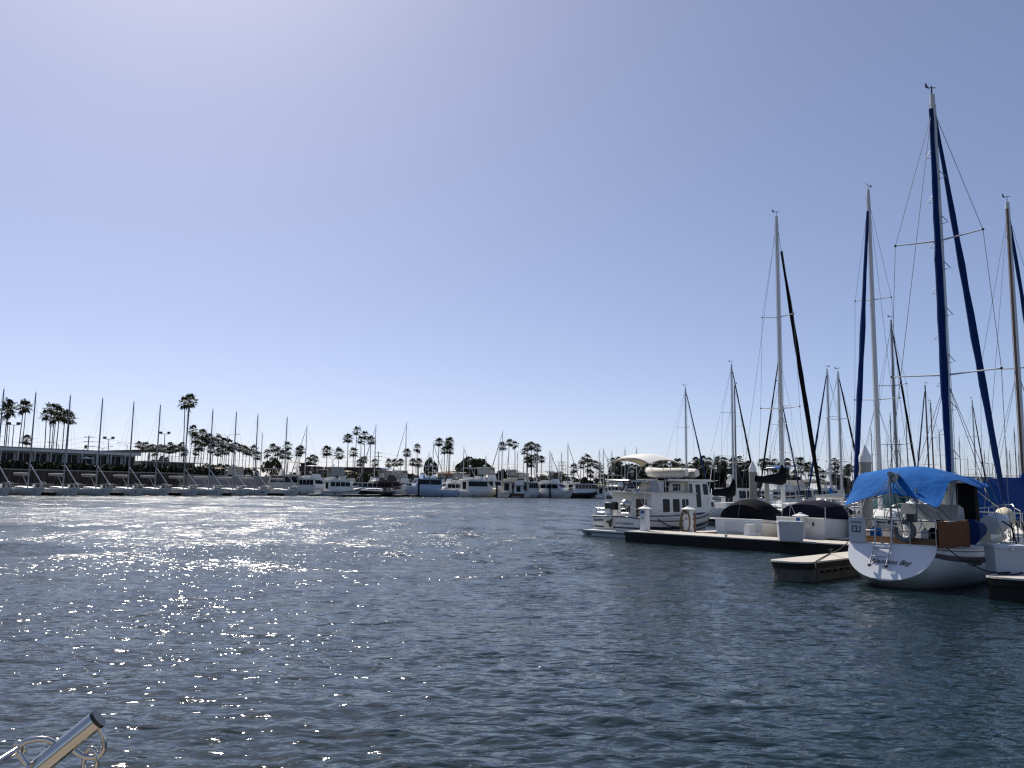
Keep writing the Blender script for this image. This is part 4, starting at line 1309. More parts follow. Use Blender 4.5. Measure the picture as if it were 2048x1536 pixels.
    M(TEAK).box((6.4, 0, zt + .05), (1.2, .8, .08)).build('hatch', root)
    # loose gear
    for i, (x, y, m_) in enumerate(((1.25, -.75, WHITEC), (1.2, .6, BLUEC), (4.4, -1.2, TANC))):
        j = M(m_).box((x, y, 1.36 if x < 3 else 1.3), (.2, .3, .34), .2 * i, .86).build('jerry_can', root)
        M(BLACKP).lathe([(.03, 0), (.03, .05)], 8, (x, y + .06, 1.53 if x < 3 else 1.47)).build('cap', j)
    for i, (a, b, mt_) in enumerate((((.92, .05, 2.9), (.8, 1.1, 1.78), WIRE), ((.92, .05, 2.9), (.8, -1.1, 1.78), WIRE), ((xm - 4.6, 0, 3.0), (1.1, -.9, 1.35), ROPEW), ((xm - 4.6, 0, 3.0), (1.1, .9, 1.35), ROPEW), ((xm - 3.0, 0, 2.9), (2.6, -1.2, 1.45), ROPED), ((4.9, -1.5, 1.75), (6.9, -.2, 3.6), ROPEW), ((xm, -.1, 3.2), (8.6, -1.0, 1.6), ROPEW))):
        M(mt_).tube([a, Vector(a).lerp(Vector(b), .5) - Vector((0, 0, .04)), b], .009, 5).build('control_line', root)
    for x in (5.4, 5.9, 6.5, 7.1):
        M(ROPED).tube([(x, -1.62, 1.72), (x + .04, -1.66, 1.5), (x - .05, -1.68, 1.25), (x + .06, -1.66, 1.1)], .02, 5).build('hanging_line', root)
    M(ROPEW).tube([(6.1 + .14 * math.cos(t) * (1 + .05 * t), -1.6 + .02 * t, 1.45 + .2 * math.sin(t)) for t in [i * .5 for i in range(40)]], .012, 5).build('rope_coil', root)
    M(PLASTW).ball((5.6, -1.78, .75), (.13, .13, .36), 10, 8).build('fender', root, 60)
    M(PLASTW).ball((2.6, 1.72, .75), (.13, .13, .36), 10, 8).build('fender', root, 60)
    M(BLACKC).loft([[(1.1 + .05 * math.cos(3 * a), -.95 + .14 * math.cos(a) * r_, 1.4 + .22 * math.sin(a) * r_) for a in [2 * math.pi * j / 10 for j in range(10)]] for r_ in (.2, 1.0)], True, True).build('winch_cover', root, 60)
    return root, R, BW
DBLUEJ = mat('canvas_royal_dark', (.007, .03, .13), .85, spec=.12, var=.25, vscale=5, bump=.3, bscale=8)
awb, AWR, AWW = awning_boat()
# mooring lines
def line(label, pts, r=.016, mt=ROPED, cat='rope'):
    o = M(mt).tube(pts, r, 5).build('mooring_line', None, 60)
    return tag(o, label, cat)
def sag(a, b, s, n=8):
    a, b = Vector(a), Vector(b)
    return [a.lerp(b, i / n) - Vector((0, 0, s * 4 * (i / n) * (1 - i / n))) for i in range(n + 1)]
line('dark mooring line from the finger dock cleat to the awning sailboat port quarter', sag(AWW @ Vector((.75, 1.2, 1.12)), at_z(1661, 1106, .57), .05))
line('dark rope lying across the pale finger dock and hanging down its side', [at_z(1661, 1106, .57), at_z(1634, 1121, .58), at_z(1631, 1123.5, .56), at_z(1633.5, 1165, .02) + Vector((0, -.06, 0))], .018)
line('dark mooring line from the awning sailboat quarter to the right finger dock', sag(AWW @ Vector((.95, -1.3, 1.12)), at_z(1980, 1144, .58), .08))
line('dark rope coiled on the right finger dock below the large dock box', [at_z(1980, 1144, .58), at_z(2000, 1146, .57), at_z(2030, 1144, .57), at_z(2046, 1146, .57), at_z(2030, 1149, .57), at_z(1995, 1148, .57)], .02)
line('thick dark shore power cable hanging from the awning sailboat rail into the water', [AWW @ Vector((4.6, -1.62, 1.75)), AWW @ Vector((4.8, -1.8, 1.6)), AWW @ Vector((5.0, -1.86, 1.1)), AWW @ Vector((5.02, -1.86, .5)), AWW @ Vector((5.0, -1.86, -.1))], .025)
# ------------------------------------------------------------------ other boats on the right
MARK = {}
# sloop with black sail covers, stern on the walkway
def black_cover_boat():
    st = Vector((10.6, 39.1, 0))
    az, L, B = 41, 10.8, 2.95
    mp = at_d(1564, 700, 43.0)
    xm = 5.3
    root = boat_root('sailing_yacht', 'white sloop with black boom cover, black cockpit tent and black furled jib', 'sailboat', st, az)
    R = hull_part(root, L, B, .8, 1.18, 1.05, 1.45, WHITE, [(.05, .08, NAVY)], rake_b=1.0, rake_s=.12, zbs=-.1, N=16)
    trunk_cabin(root, R, 3.4, 7.9, .42)
    rowz = []
    for i in range(8):
        t = i / 7
        x = lerp(.35, 2.9, t)
        hh = 1.02 * math.sin(math.pi * (.22 + .62 * t)) ** .7
        rowz.append([(x, 1.05 * math.cos(a), 1.12 + hh * math.sin(a) ** .75) for a in [math.pi * j / 10 for j in range(11)]])
    m = M(BLACKC).loft(rowz)
    m.add(rowz[0], [tuple(range(11))]); m.add(rowz[-1], [tuple(range(10, -1, -1))])
    m.build('cockpit_tent', root, 60)
    W = Matrix.Translation(root.location) @ Matrix.Rotation(root.rotation_euler.z, 4, 'Z')
    H = at_d(1563, 433, (W @ Vector((xm, 0, 0))).y).z
    rig(root, R, xm, H, MASTW, L, BLACKC, .125, (.36, .66), 1.05, True, 3.1, BLACKC, detail=2, mr=.105, wire=.008, cover_h=.62, seed=6, boom_z=2.9, jib_top=.9)
    rails(root, R, L, 2, True, False)
    M(FBOX).house([(-.12, .6), (-.02, .6), (-.02, 1.1), (-.1, 1.1)], lambda z: .6).build('swim_ladder', root)
    return root
black_cover_boat()
# cuddy boat with navy cover
def navy_cover_boat():
    root = boat_root('motor_boat', 'small white motor boat under a dark navy cockpit cover with square transom', 'motor boat', Vector((12.75, 36.75, 0)), 44)
    L, B = 7.2, 2.35
    R = hull_part(root, L, B, .93, 1.36, 1.25, 1.45, WHITE, [(.8, .9, NAVY)], rake_b=.9, rake_s=-.1, zbs=-.35, full=2.8, vee=.85, rnd=False)
    rows = []
    for i in range(6):
        t = i / 5
        rows.append([(lerp(.3, 3.1, t), 1.08 * math.cos(a), 1.34 + (.62 + .18 * math.sin(math.pi * t)) * math.sin(a) ** .55) for a in [math.pi * j / 8 for j in range(9)]])
    m = M(mat('canvas_navy', (.008, .009, .02), .9, spec=.1, var=.25, bump=.3, bscale=5)).loft(rows)
    m.add(rows[0], [tuple(range(9))]); m.add(rows[-1], [tuple(range(8, -1, -1))])
    m.build('cockpit_cover', root, 60)
    M(WHITE).house([(3.0, 1.25), (5.6, 1.3), (4.9, 1.75), (3.0, 1.85)], lambda z: .85).build('cuddy', root)
    for sd in (1, -1):
        for a in (3.5, 4.2):
            M(GLASS).plate(rect(a, a + .4, 1.48, 1.66), lambda z: .85, sd).build('window', root)
    M(BLACKP).box((.0 - .13, -.6, 1.12), (.03, .06, .16)).build('drain_fitting', root)
    for y in (.95, .6):
        M(STEEL).tube([(.15, y, 1.36), (.2, y - .04, 1.95)], .018, 5).build('stern_rail_post', root)
    M(STEEL).tube([(.2, .91, 1.95), (.2, .56, 1.95), (.25, .3, 1.38)], .018, 5).build('stern_rail', root)
    M(STEEL).tube([(.1, -1.05, 1.36), (.1, -1.05, 1.85)], .02, 5).build('flag_staff', root)
    return root
navy_cover_boat()
# boat moored bow-on with teal canvas and blue jib
def teal_boat():
    mp = at_d(1756, 700, 41.0)
    P = Vector((at_d(1758, 940, 41.0).x, 41.0, 0))
    az, L, B, = 216, 11.5, 3.4
    xm = 6.3
    root = boat_root('sailing_yacht', 'white sloop moored bow to the walkway with teal canvas and blue furled jib', 'sailboat', P, az, xm)
    R = hull_part(root, L, B, .7, 1.1, 1.08, 1.5, WHITE, [(.06, .1, NAVY), (.62, .74, NAVY)], rake_b=.7, rake_s=.3, zbs=-.1, N=16)
    zt = trunk_cabin(root, R, 3.4, 8.6, .45)
    H = at_d(1752, 380, 41.0).z
    rig(root, R, xm, H, MASTW, L, DBLUEJ, .13, (.36, .66), 1.05, True, 3.6, TEALC, detail=2, mr=.11, wire=.008, seed=12, boom_z=2.75, xbow=L - .1, jib_top=.94)
    rails(root, R, L, 2)
    dodger(root, 2.6, 1.15, 1.5, TEALC, 1.0, 1.5)
    bimini(root, .5, 2.4, 1.25, 3.1, TEALC, None, .2, .04, 1.1, legs=2)
    M(STEEL).tube([(L - .2, 0, 1.5), (L + .05, .0, 1.35), (L - .1, .15, 1.1)], .04, 5).build('anchor', root)
    M(PILEM).ball((L - 1.2, .75, .75), (.13, .13, .45), 10, 8).build('fender', root, 60)
teal_boat()
# boat at the right edge under blue boom tent
def tent_boat():
    az, L, B = 45, 11.4, 3.4
    d = 34.5
    P = Vector((at_d(2046, 930, d).x, d, 0))
    xm = 5.9
    root = boat_root('sailing_yacht', 'white sailboat with dark blue boom tent and white mast edged in brown', 'sailboat', P, az, xm)
    R = hull_part(root, L, B, .75, 1.25, 1.2, 1.6, WHITE, [(.06, .1, NAVY)], rake_b=1.0, rake_s=.1, zbs=-.1, N=16)
    trunk_cabin(root, R, 3.4, 8.2, .45)
    H = at_d(2022, 405, d).z
    rig(root, R, xm, H, MASTW, L, DBLUEJ, .11, (.48,), 1.35, True, 4.4, None, detail=2, mr=.115, wire=.008, seed=15, boom_z=3.0)
    M(MASTB).tube([(xm - .115, 0, 1.6), (xm - .09, 0, H - .3)], .05, 6).build('mast_track', root)
    rows = []
    for i in range(8):
        t = i / 7
        x = lerp(.9, xm + .3, t)
        w = lerp(1.35, .75, t ** 2)
        z = 3.12 + .12 * t + (.5 if t > .9 else 0) * t
        rows.append([(x, w * u, z - (1.75) * abs(u) ** 1.1 * (.9 + .05 * math.sin(i * 2.1))) for u in [2 * j / 10 - 1 for j in range(11)]])
    m = M(mat('canvas_tent_blue', (.008, .05, .2), .85, spec=.12, var=.2, vscale=3, bump=.3, bscale=5)).loft(rows)
    m.add(rows[0], [tuple(range(11))])
    m.build('boom_tent', root, 60)
    rails(root, R, L, 2)
tent_boat()
# background sailboats in the marina: (mast top px, assumed mast height, heading, options)
BGS = [
 ((1371, 775), 12.8, 47, dict(jib=DBLUE, detail=2, L=10, label='grey-masted sloop with navy furled jib behind the tugboat pilothouse', wire=.01)),
 ((1463, 728), 13.8, 45, dict(jib=BLACKC, cover=BLACKC, detail=2, L=10.5, cover_h=.9, label='sloop with black triangular mainsail cover and black furled jib', wire=.01)),
 ((1469, 771), 13.2, 225, dict(detail=1, label='bare-masted sloop directly behind the black triangular sail cover', mastm=ALUD)),
 ((1558, 708), 15.0, 225, dict(jib=BLACKC, detail=1, label='sloop with black furled jib showing behind the tall white mast of the black covered yacht', mastm=ALUD)),
 ((1557, 766), 13.5, 45, dict(jib=DBLUE, detail=1, label='sloop with blue furled jib in the row behind the black covered yacht')),
 ((1654, 738), 12.6, 225, dict(jib=DBLUEJ, cover=BLUEC, detail=2, label='sloop with royal blue furled jib and blue mast cover', wire=.01)),
 ((1782, 640), 14.5, 45, dict(jib=BLACKC, detail=2, mastm=ALUD, label='dark-masted sloop with black furled jib between the teal sloop and the blue sails', wire=.01)),
 ((1850, 770), 13.5, 225, dict(jib=DBLUEJ, detail=1, mastm=MASTB, label='brown-masted sloop with dark blue furled jib behind the awning')),
 ((1861, 805), 13.0, 45, dict(detail=1, mastm=MASTB, label='second brown-masted sloop without jib behind the awning')),
 ((1944, 800), 13.0, 45, dict(jib=BLACKC, detail=1, label='grey-masted sloop with dark furled jib near the bridge')),
]
MASTS_SMALL = [(1712, 832), (1742, 860), (1774, 882), (1681, 865), (1780, 830), (1812, 843), (1878, 862), (1918, 876), (1968, 902), (2013, 895), (2019, 902), (2028, 858), (2036, 907), (1951, 935), (1984, 925), (1428, 905), (1592, 930), (1620, 915), (1703, 905), (1762, 905), (1799, 880), (1835, 900), (1896, 905), (1906, 915), (1935, 915), (1999, 930), (2043, 925), (1540, 905), (1640, 930), (1492, 935)]
for t, H, az, kw in BGS:
    kw = dict(kw)
    lb = kw.pop('label')
    sloop(lb, t, H, az, seed=int(t[0]), **kw)
sloop('cream-covered sloop with a pale blue transom named in dark letters', (1676, 743), 11.6, 48, L=9.6, hm=WHITE, cover=CREAM, jib=BLACKC, detail=2, wire=.01, F=1.0)
_g = [o for o in bpy.data.objects if o.get('label', '').startswith('cream-covered')][0]
M(PALEBLUE).box((.07, 0, .62), (.14, 1.9, .72)).build('transom_panel', _g)
text('lettering', 'Der Wind', .42, LETTER, _g, basis((-.02, 0, .52), (0, -1, 0), (0, 0, 1)), 0, .004)
rg = random.Random(21)
proto = None
for i, (x, y) in enumerate(MASTS_SMALL):
    H = rg.uniform(11.5, 14.5)
    P = at_z(x, y, H)
    if proto is None:
        proto, _ = sloop('distant moored sloop with bare grey mast in the crowded right-hand marina', None, 13.0, 45, L=9.8, P=P, mastm=ALUD, group='sloops crowding the far marina', wire=.012, cover=DBLUE)
        h0 = 13.0
        o = proto
    else:
        o = copy_tree(proto)
    s = H / 13.0
    o.scale = (s, s, s)
    az = rg.choice((45, 225)) + rg.uniform(-3, 3)
    q = Vector((P.x, P.y, 0)) - azv(az) * (9.8 * .56 * s)
    o.location = q
    o.rotation_euler = (0, 0, rad(90 - az))
# motor boats seen between the masts
motor_yacht('white flybridge yacht with tall radome among the right-hand masts', 1632, 128, 250, 11, dome=True, enc=False)
motor_yacht('white cabin cruiser with dark windows behind the black cockpit tent', 1500, 84, 60, 9.5, fly=False, top='none', topm=BLUEC)
motor_yacht('motor yacht with small bright blue bimini left of the white mast', 1545, 92, 235, 9, fly=True, top='bimini', topm=BLUEC, dome=False)
motor_yacht('white cabin cruiser with green bimini before the bridge', 1925, 120, 240, 10, fly=False, top='bimini', topm=GREENC)
motor_yacht('white cruiser with dark blue bimini near the bridge pier', 1960, 92, 45, 9.5, fly=False, top='bimini', topm=DBLUE)
motor_yacht('cream trawler yacht behind the cone-capped piles', 1585, 96, 55, 11, cabm=CREAM, dinghy=True)
# docks in the right-hand marina behind
for k, (x, d, ln) in enumerate(((1500, 58, 34), (1650, 74, 40), (1800, 92, 46))):
    dock(['walkway dock behind the black covered yachts', 'second walkway dock further back among the masts', 'far walkway dock beneath the forest of masts'][k], Vector(((x - 1024) / FPX * d, d, 0)) - U * 10, U, ln, 2.0, name='walkway_dock')
# ------------------------------------------------------------------ the numbered racing fleet on the left
def racing_sloop(n, top, H=16.6):
    P = at_z(top[0], top[1], H)
    az, L, B = 120, 11.2, 3.4
    xm = 6.5
    root = boat_root('racing_sloop', 'white racing sloop with bow number %s in the row by the brown bulkhead' % ['one', 'two', 'three', 'four', 'five', 'six', 'seven', 'eight', 'nine', 'ten', 'eleven'][n - 1], 'sailboat', P, az, xm, 'numbered racing sloops')
    R = hull_part(root, L, B, .72, 1.15, 1.1, 1.35, WHITE, [(.0, .04, WHITE), (.8, .92, NAVY)], rake_b=1.1, rake_s=-.5, zbs=.1, N=12, full=2.0)
    trunk_cabin(root, R, 4.2, 7.4, .3, .55, DECKW, 2)
    rig(root, R, xm, H, ALUD, L, None, .08, (.52,), 1.15, True, 4.2, None, detail=1, mr=.12, wire=.011, boom_z=3.15, vane=True)
    M(mat('sail_cover_grey', (.3, .3, .3), .85)).tube([(xm - .2, 0, 3.42), (xm - 2.4, 0, 3.5), (xm - 4.3, 0, 3.5)], [.17, .15, .11], 7).build('flaked_mainsail', root, 60)
    M(ALU).tube([(xm - .15, 0, 1.5), (xm - 1.6, 0, 3.1)], .04, 5).build('boom_vang', root)
    M(PLASTW).tube([(xm + .12, 0, 5.0), (xm + 3.6, .2, 1.75)], .065, 6).build('spinnaker_pole', root)
    rails(root, R, L, 1, True, True, .7)
    M(STEEL).tube([(.9, .5 * math.cos(a), 1.7 + .5 * math.sin(a)) for a in [2 * math.pi * i / 16 for i in range(17)]], .025, 4, False).build('steering_wheel', root)
    M(PLASTW).lathe([(.16, 0), (.2, .3), (.02, .42)], 8, (7.9, .1, 1.35)).build('vent_cowl', root)
    for sd in (1, -1):
        x = 9.6
        w, z = sheer_at(R, x)
        text('number', str(n), .62, LETTER, root, basis((x, sd * (w * .93 + .035), .55), (-sd * -1 if False else (1 if sd < 0 else -1), 0.0, 0) if False else Vector((1 if sd < 0 else -1, -.22, 0)), (0, 0, 1)), 0, .02)
    return root
TOPS = [(8, 778), (72, 785), (141, 791), (205.5, 797), (268, 804), (321, 810), (377, 815), (426, 819), (473, 824), (516, 829), (574.5, 834)]
for i, t in enumerate(TOPS):
    racing_sloop(i + 1, t)
P1, P2 = at_z(8, 778, 16.6), at_z(574, 834, 16.6)
row = (P2 - P1); row.z = 0
ROWD = row.normalized()
ROWN = Vector((-ROWD.y, ROWD.x, 0))          # away from the camera
if ROWN.y < 0: ROWN = -ROWN
dock('low walkway dock behind the numbered racing sloops', Vector((P1.x, P1.y, 0)) - ROWD * 14 + ROWN * 6.5, ROWD, row.length + 24, 2.2, name='walkway_dock', z=.6, pieces=24)
for i in range(0, 11, 2):
    a = at_z(TOPS[i][0], TOPS[i][1], 16.6)
    dock('low dark finger dock between two of the numbered racing sloops', Vector((a.x, a.y, 0)) - ROWD * 3.0 + azv(120) * 3.5, azv(300), 9, .9, name='finger_dock', z=.6, side=WALERB, group='finger docks between the racing sloops')
# ------------------------------------------------------------------ yachts along the far shore
FAR = [
 ('white power cruiser with green canvas moored behind racing sloop 8', 425, 205, 60, 12, dict(fly=False, top='bimini', topm=GREENC)),
 ('sedan cruiser with clear flybridge enclosure behind racing sloops 9 and 10', 484, 196, 70, 13, dict(enc=True)),
 ('large cream trawler yacht with tan canopy above its flybridge', 572, 190, 262, 16, dict(cabm=CREAM, hm=CREAM, top='bimini', topm=TANC, und=TANC, ch=1.9, fh=.9, cab=(.16, .74), dome=True, aft=WOODD, wins=5, dinghy=False)),
 ('white cabin yacht with white bimini and dinghy on its roof beside the trawler', 632, 186, 80, 13, dict(top='bimini', topm=WHITEC, dinghy=True, ch=1.6, flyx=(.34, .58))),
 ('white flybridge cruiser with tall clear enclosure and twin radomes', 687, 181, 84, 12.5, dict(enc=True, top='hardtop', stripe=NAVY)),
 ('white express cruiser with swept radar arch', 722, 197, 250, 12.5, dict(fly=False, top='bimini', topm=WHITEC, slantf=1.4, ch=1.25)),
 ('white sport cruiser with hardtop arch beside the dark hull', 757, 200, 245, 12, dict(fly=True, top='hardtop', topm=TANC, ch=1.3, slantf=1.2)),
 ('wooden cabin trawler with blue bimini', 786, 194, 88, 12, dict(cabm=WOODD, top='bimini', topm=BLUEC, ch=1.5, dome=False)),
 ('big pale blue motor yacht with raised bow and hardtop', 862, 196, 268, 15.5, dict(hm=PALEBLUE, cabm=PALEBLUE, ch=1.6, F=1.2, wins=2, cab=(.3, .75), flyx=(.4, .62), boot=NAVY)),
 ('express cruiser with dark bimini behind the pale blue yacht', 905, 208, 262, 12, dict(fly=True, top='bimini', topm=BLACKC, ch=1.4, slantf=1.2, stripe=NAVY)),
 ('white sedan bridge cruiser with large dark side windows', 958, 203, 84, 15, dict(wins=1, ch=1.7, top='hardtop', slantf=1.6)),
 ('sportfishing yacht with clear bridge enclosure behind the sedan cruiser', 985, 214, 75, 15, dict(enc=True, ch=1.8, fh=1.0)),
 ('cream trawler with long hardtop and stern towards the channel', 1026, 207, 20, 13, dict(cabm=CREAM, hm=CREAM, ch=1.7, top='hardtop')),
 ('wood-sterned cabin yacht next to the cream trawler', 1046, 205, 15, 11, dict(cabm=WHITE, hm=WOODD, top='bimini', topm=BLACKC, dome=False)),
 ('white trawler with square wheelhouse windows', 1064, 207, 30, 12, dict(ch=1.8, top='none', fly=False, dome=True)),
 ('white cruiser with domed white cover and slanted windows', 1112, 209, 84, 14, dict(wins=3, top='bimini', topm=DBLUE, ch=1.5, slantf=1.4)),
 ('dark-hulled classic yacht with brown deckhouse windows', 1170, 213, 95, 15, dict(hm=DARKHULL, fly=False, top='none', wins=7, winm=WOODD, ch=1.5, cab=(.14, .8), dome=True)),
 ('small white workboat left of the tugboat stern', 1208, 216, 20, 9, dict(fly=False, top='bimini', topm=TANC)),
 ('white cruiser behind the racing sloop 11 mast', 540, 205, 250, 11, dict(fly=True, top='hardtop')),
 ('white motor yacht behind the wooden trawler', 812, 212, 75, 13, dict(enc=True)),
 ('white yacht in the back row behind the domed cover cruiser', 1088, 222, 70, 13, dict(top='bimini', topm=WHITEC)),
 ('white flybridge boat in the back row by the tan shed', 1240, 225, 80, 12, dict(top='hardtop')),
]
for lb, px, d, az, L, kw in FAR:
    i = FAR.index((lb, px, d, az, L, kw))
    az2 = 232 + i % 3 * 6 if az > 200 else (az if az < 35 else (128 if i % 2 else 50))
    motor_yacht(lb, px, d, az2, L * .86, hs=1.45, **kw)
BACK = [(408, 214), (452, 209), (505, 207), (648, 204), (668, 214), (706, 214), (770, 214), (832, 219), (884, 222), (935, 224), (968, 228), (1004, 228), (1052, 230), (1102, 232), (1138, 232), (1196, 234)]
BL = ['tugboat canopy palms', 'racing sloop 9', 'racing sloop 10', 'dinghy-carrying cabin yacht', 'enclosed flybridge cruiser', 'express cruiser arch', 'blue-bimini trawler', 'pale blue yacht stern', 'red-roofed house', 'round tree', 'small sloop before the tree', 'twin palms', 'palm clump', 'dark-masted sloop', 'utility pole', 'lone workboat']
BL[0] = 'green-canvas cruiser'
for i, (px, d) in enumerate(BACK):
    tm = [WHITEC, TANC, BLACKC, DBLUE][i % 4]
    motor_yacht(['white', 'tan-topped', 'black-topped', 'navy-topped'][i % 4] + ' back-row motor yacht by the ' + BL[i], px, d, [45, 130, 228, 20][(i * 5) % 4], 10.5 + (i * 7 % 5) * .8, hs=1.4, top=['hardtop', 'bimini'][i % 2] if i % 4 == 0 else 'bimini', topm=tm, enc=i % 3 == 0, dinghy=i % 5 == 2, fly=i % 4 != 3, cabm=[WHITE, CREAM][i % 2], stripe=[None, NAVY, None][i % 3])
def dark_sloop():
    root = boat_root('sailing_yacht', 'dark-hulled sloop without visible mast between the white cruisers', 'sailboat', Vector(((752 - 1024) / FPX * 188, 188, 0)), 282, 5)
    R = hull_part(root, 11, 3.3, .7, 1.2, 1.2, 1.7, DARKHULL, [], rake_b=1.2)
    trunk_cabin(root, R, 3, 7.5, .45)
    rails(root, R, 11, 1)
dark_sloop()
FARS = [((614, 852), 14, 250, dict(jib=ALUD, label='sloop with furled jib between the trawler and the cabin yacht')),
 ((525, 867), 13, 60, dict(label='bare-masted sloop behind racing sloop 10')),
 ((752, 850), 15, 260, dict(jib=ALUD, label='sloop with grey furled jib behind the white sport cruiser')),
 ((813, 846), 15.5, 260, dict(jib=WHITEC, label='sloop with white furled jib behind the wooden trawler')),
 ((867, 887), 13, 70, dict(jib=ALUD, label='short-masted sloop behind the pale blue motor yacht')),
 ((928, 895), 13, 80, dict(jib=ALUD, label='sloop in front of the big round tree with furled jib')),
 ((972, 912), 12, 80, dict(label='small sloop before the right side of the round tree')),
 ((1005, 863), 15.5, 255, dict(jib=ALUD, label='tall sloop with furled jib near the twin palms')),
 ((998, 900), 13, 70, dict(label='shorter sloop right behind the tall sloop by the twin palms')),
 ((1016, 917), 12, 70, dict(label='low-masted sloop beside the twin palms')),
 ((1069, 890), 14.5, 60, dict(label='sloop with bare mast in front of the palm clump')),
 ((1074, 889), 14.5, 240, dict(label='second bare-masted sloop in front of the palm clump')),
 ((1100, 902), 13.5, 80, dict(jib=ALUD, mastm=ALUD, label='dark-masted sloop with furled jib right of the palm clump')),
 ((1118, 924), 12, 70, dict(label='small sloop between the palm clump and the utility pole')),
 ((1123, 906), 13.5, 70, dict(label='sloop beside the tall utility pole')),
 ((1136, 887), 14.5, 75, dict(jib=ALUD, mastm=ALUD, label='sloop with wide dark mast and furled jib before the lone short palm')),
 ((1207, 898), 14, 75, dict(jib=ALUD, label='sloop with furled jib left of the tugboat canopy')),
 ((1216, 916), 12.5, 75, dict(label='short sloop left of the tugboat canopy')),
 ((1201, 923), 12, 70, dict(label='lowest-masted sloop near the tugboat canopy')),
 ((1250, 897), 13.5, 60, dict(label='sloop mast rising through the left of the tugboat canopy')),
 ((1273, 897), 13.5, 60, dict(label='sloop mast standing above the tugboat canopy crown'))]
for t, H, az, kw in FARS:
    kw = dict(kw)
    lb = kw.pop('label')
    kw.setdefault('mastm', ALU)
    q = at_d(t[0], t[1], 219 + (t[0] * 7) % 14)
    H = q.z
    sloop(lb, t, H, az, seed=int(t[0]), wire=.013, jib_r=.11, mr=.11, **kw)
rgm = random.Random(9)
fp = None
for i in range(26):
    x = rgm.uniform(590, 1225)
    q = at_d(x, rgm.uniform(898, 945), rgm.uniform(222, 246))
    if fp is None:
        fp, _ = sloop('slim grey-masted sloop tucked into the back rows of the far shore', None, 12.0, 60, L=9.5, P=q, mastm=ALUD, group='back-row sloops on the far shore', wire=.014)
        o = fp
    else:
        o = copy_tree(fp)
    k = q.z / 12.0
    az = rgm.choice((50, 130, 230))
    o.scale = (k, k, k)
    o.location = Vector((q.x, q.y, 0)) - azv(az) * 9.5 * .56 * k
    o.rotation_euler = (0, 0, rad(90 - az))
dock('long low walkway dock along the far shore behind the motor yachts', Vector((-48, 199, 0)), Vector((1, .2, 0)).normalized(), 95, 2.0, name='walkway_dock', z=.6, pieces=30)
for i, x in enumerate((700, 740, 800, 830, 940, 1010, 1075, 1150)):
    d = 2.5 * FPX / (993 - (974 - (1024 - x) * .0157))
    dock('low dark finger dock in front of the ' + ['enclosed flybridge cruiser', 'sport cruiser', 'wooden trawler', 'pale blue yacht', 'sedan cruiser', 'cream trawler', 'square-windowed trawler', 'dark classic yacht'][i], Vector(((x - 1024) / FPX * d, d, 0)), Vector((.2, 1, 0)).normalized(), 9, 1.0, name='finger_dock', z=.45, side=WALERB)
rdg = thing('inflatable_dinghy', 'grey inflatable dinghy floating by the trawler stern', 'dinghy', ((640 - 1024) / FPX * 176, 176, 0), rad(-10))
m = M(mat('dinghy_grey', (.2, .2, .21), .7))
for sd in (1, -1):
    m.tube([(-1.5, sd * .6, .25), (.6, sd * .6, .3), (1.5, sd * .1, .6)], [.22, .24, .16], 8)
m.build('tubes', rdg, 60)
M(PLASTW).box((-.2, 0, .2), (2.4, .9, .12)).build('floor', rdg)
# ------------------------------------------------------------------ land, bulkhead, buildings
def prism(mb, poly, z0, z1):
    n = len(poly)
    vs = [(x, y, z0) for x, y in poly] + [(x, y, z1) for x, y in poly]
    return mb.add(vs, [tuple(range(n - 1, -1, -1)), tuple(range(n, 2 * n))] + [(i, (i + 1) % n, (i + 1) % n + n, i + n) for i in range(n)])
W0 = Vector((P1.x, P1.y, 0)) + ROWN * 14.5 - ROWD * 30
W1 = Vector((P2.x, P2.y, 0)) + ROWN * 14.5 - ROWD * 14
def wp(s, off=0.0):
    return W0 + ROWD * s + ROWN * off
WL = (W1 - W0).length
land = M(EARTH)
prism(land, [(W0.x - 260, W0.y - 120), (W0.x, W0.y), (W1.x, W1.y), (-44, 232), (-5, 256), (60, 285), (300, 345), (2600, 500), (2600, 3400), (-2600, 3400), (-2600, -100)], -4.4, 2.0)
tag(land.build('ground'), 'flat shore land behind the marina', None, None, 'structure')
tp = [wp(-60, .3), wp(WL, .3), wp(WL + 16, 8), wp(WL + 16, 70), wp(-60, 70)]
tag(prism(M(EARTH), [(p.x, p.y) for p in tp], 1.9, 4.15).build('terrace'), 'raised terrace behind the brown bulkhead', None, None, 'structure')
az_w = math.degrees(math.atan2(ROWD.x, ROWD.y))
bw = thing('bulkhead_wall', 'long brown panelled bulkhead wall with pale cap rail behind the racing sloops', 'wall', wp(-20), rad(90 - az_w))
npan = int((WL + 20) / 2.4)
for i in range(npan):
    M(WALLB).box((2.4 * i + 1.2, 0, 1.6), (2.36, .3, 5.2)).build('panel', bw)
M(WALLG).box(((WL + 20) / 2, -.02, 4.28), (WL + 20, .45, .16)).build('cap_rail', bw)
M(WALLB).box(((WL + 20) / 2, -.2, 2.6), (WL + 20, .12, .2)).build('waler_beam', bw)
gw = thing('grey_wall', 'pale grey concrete wall right of the brown bulkhead behind racing sloop 8', 'wall', wp(WL, 1.5), rad(90 - az_w - 12))
for i in range(8):
    M(WALLG).box((3.0 * i + 1.5, 0, 1.7), (2.96, .3, 4.6)).build('panel', gw)
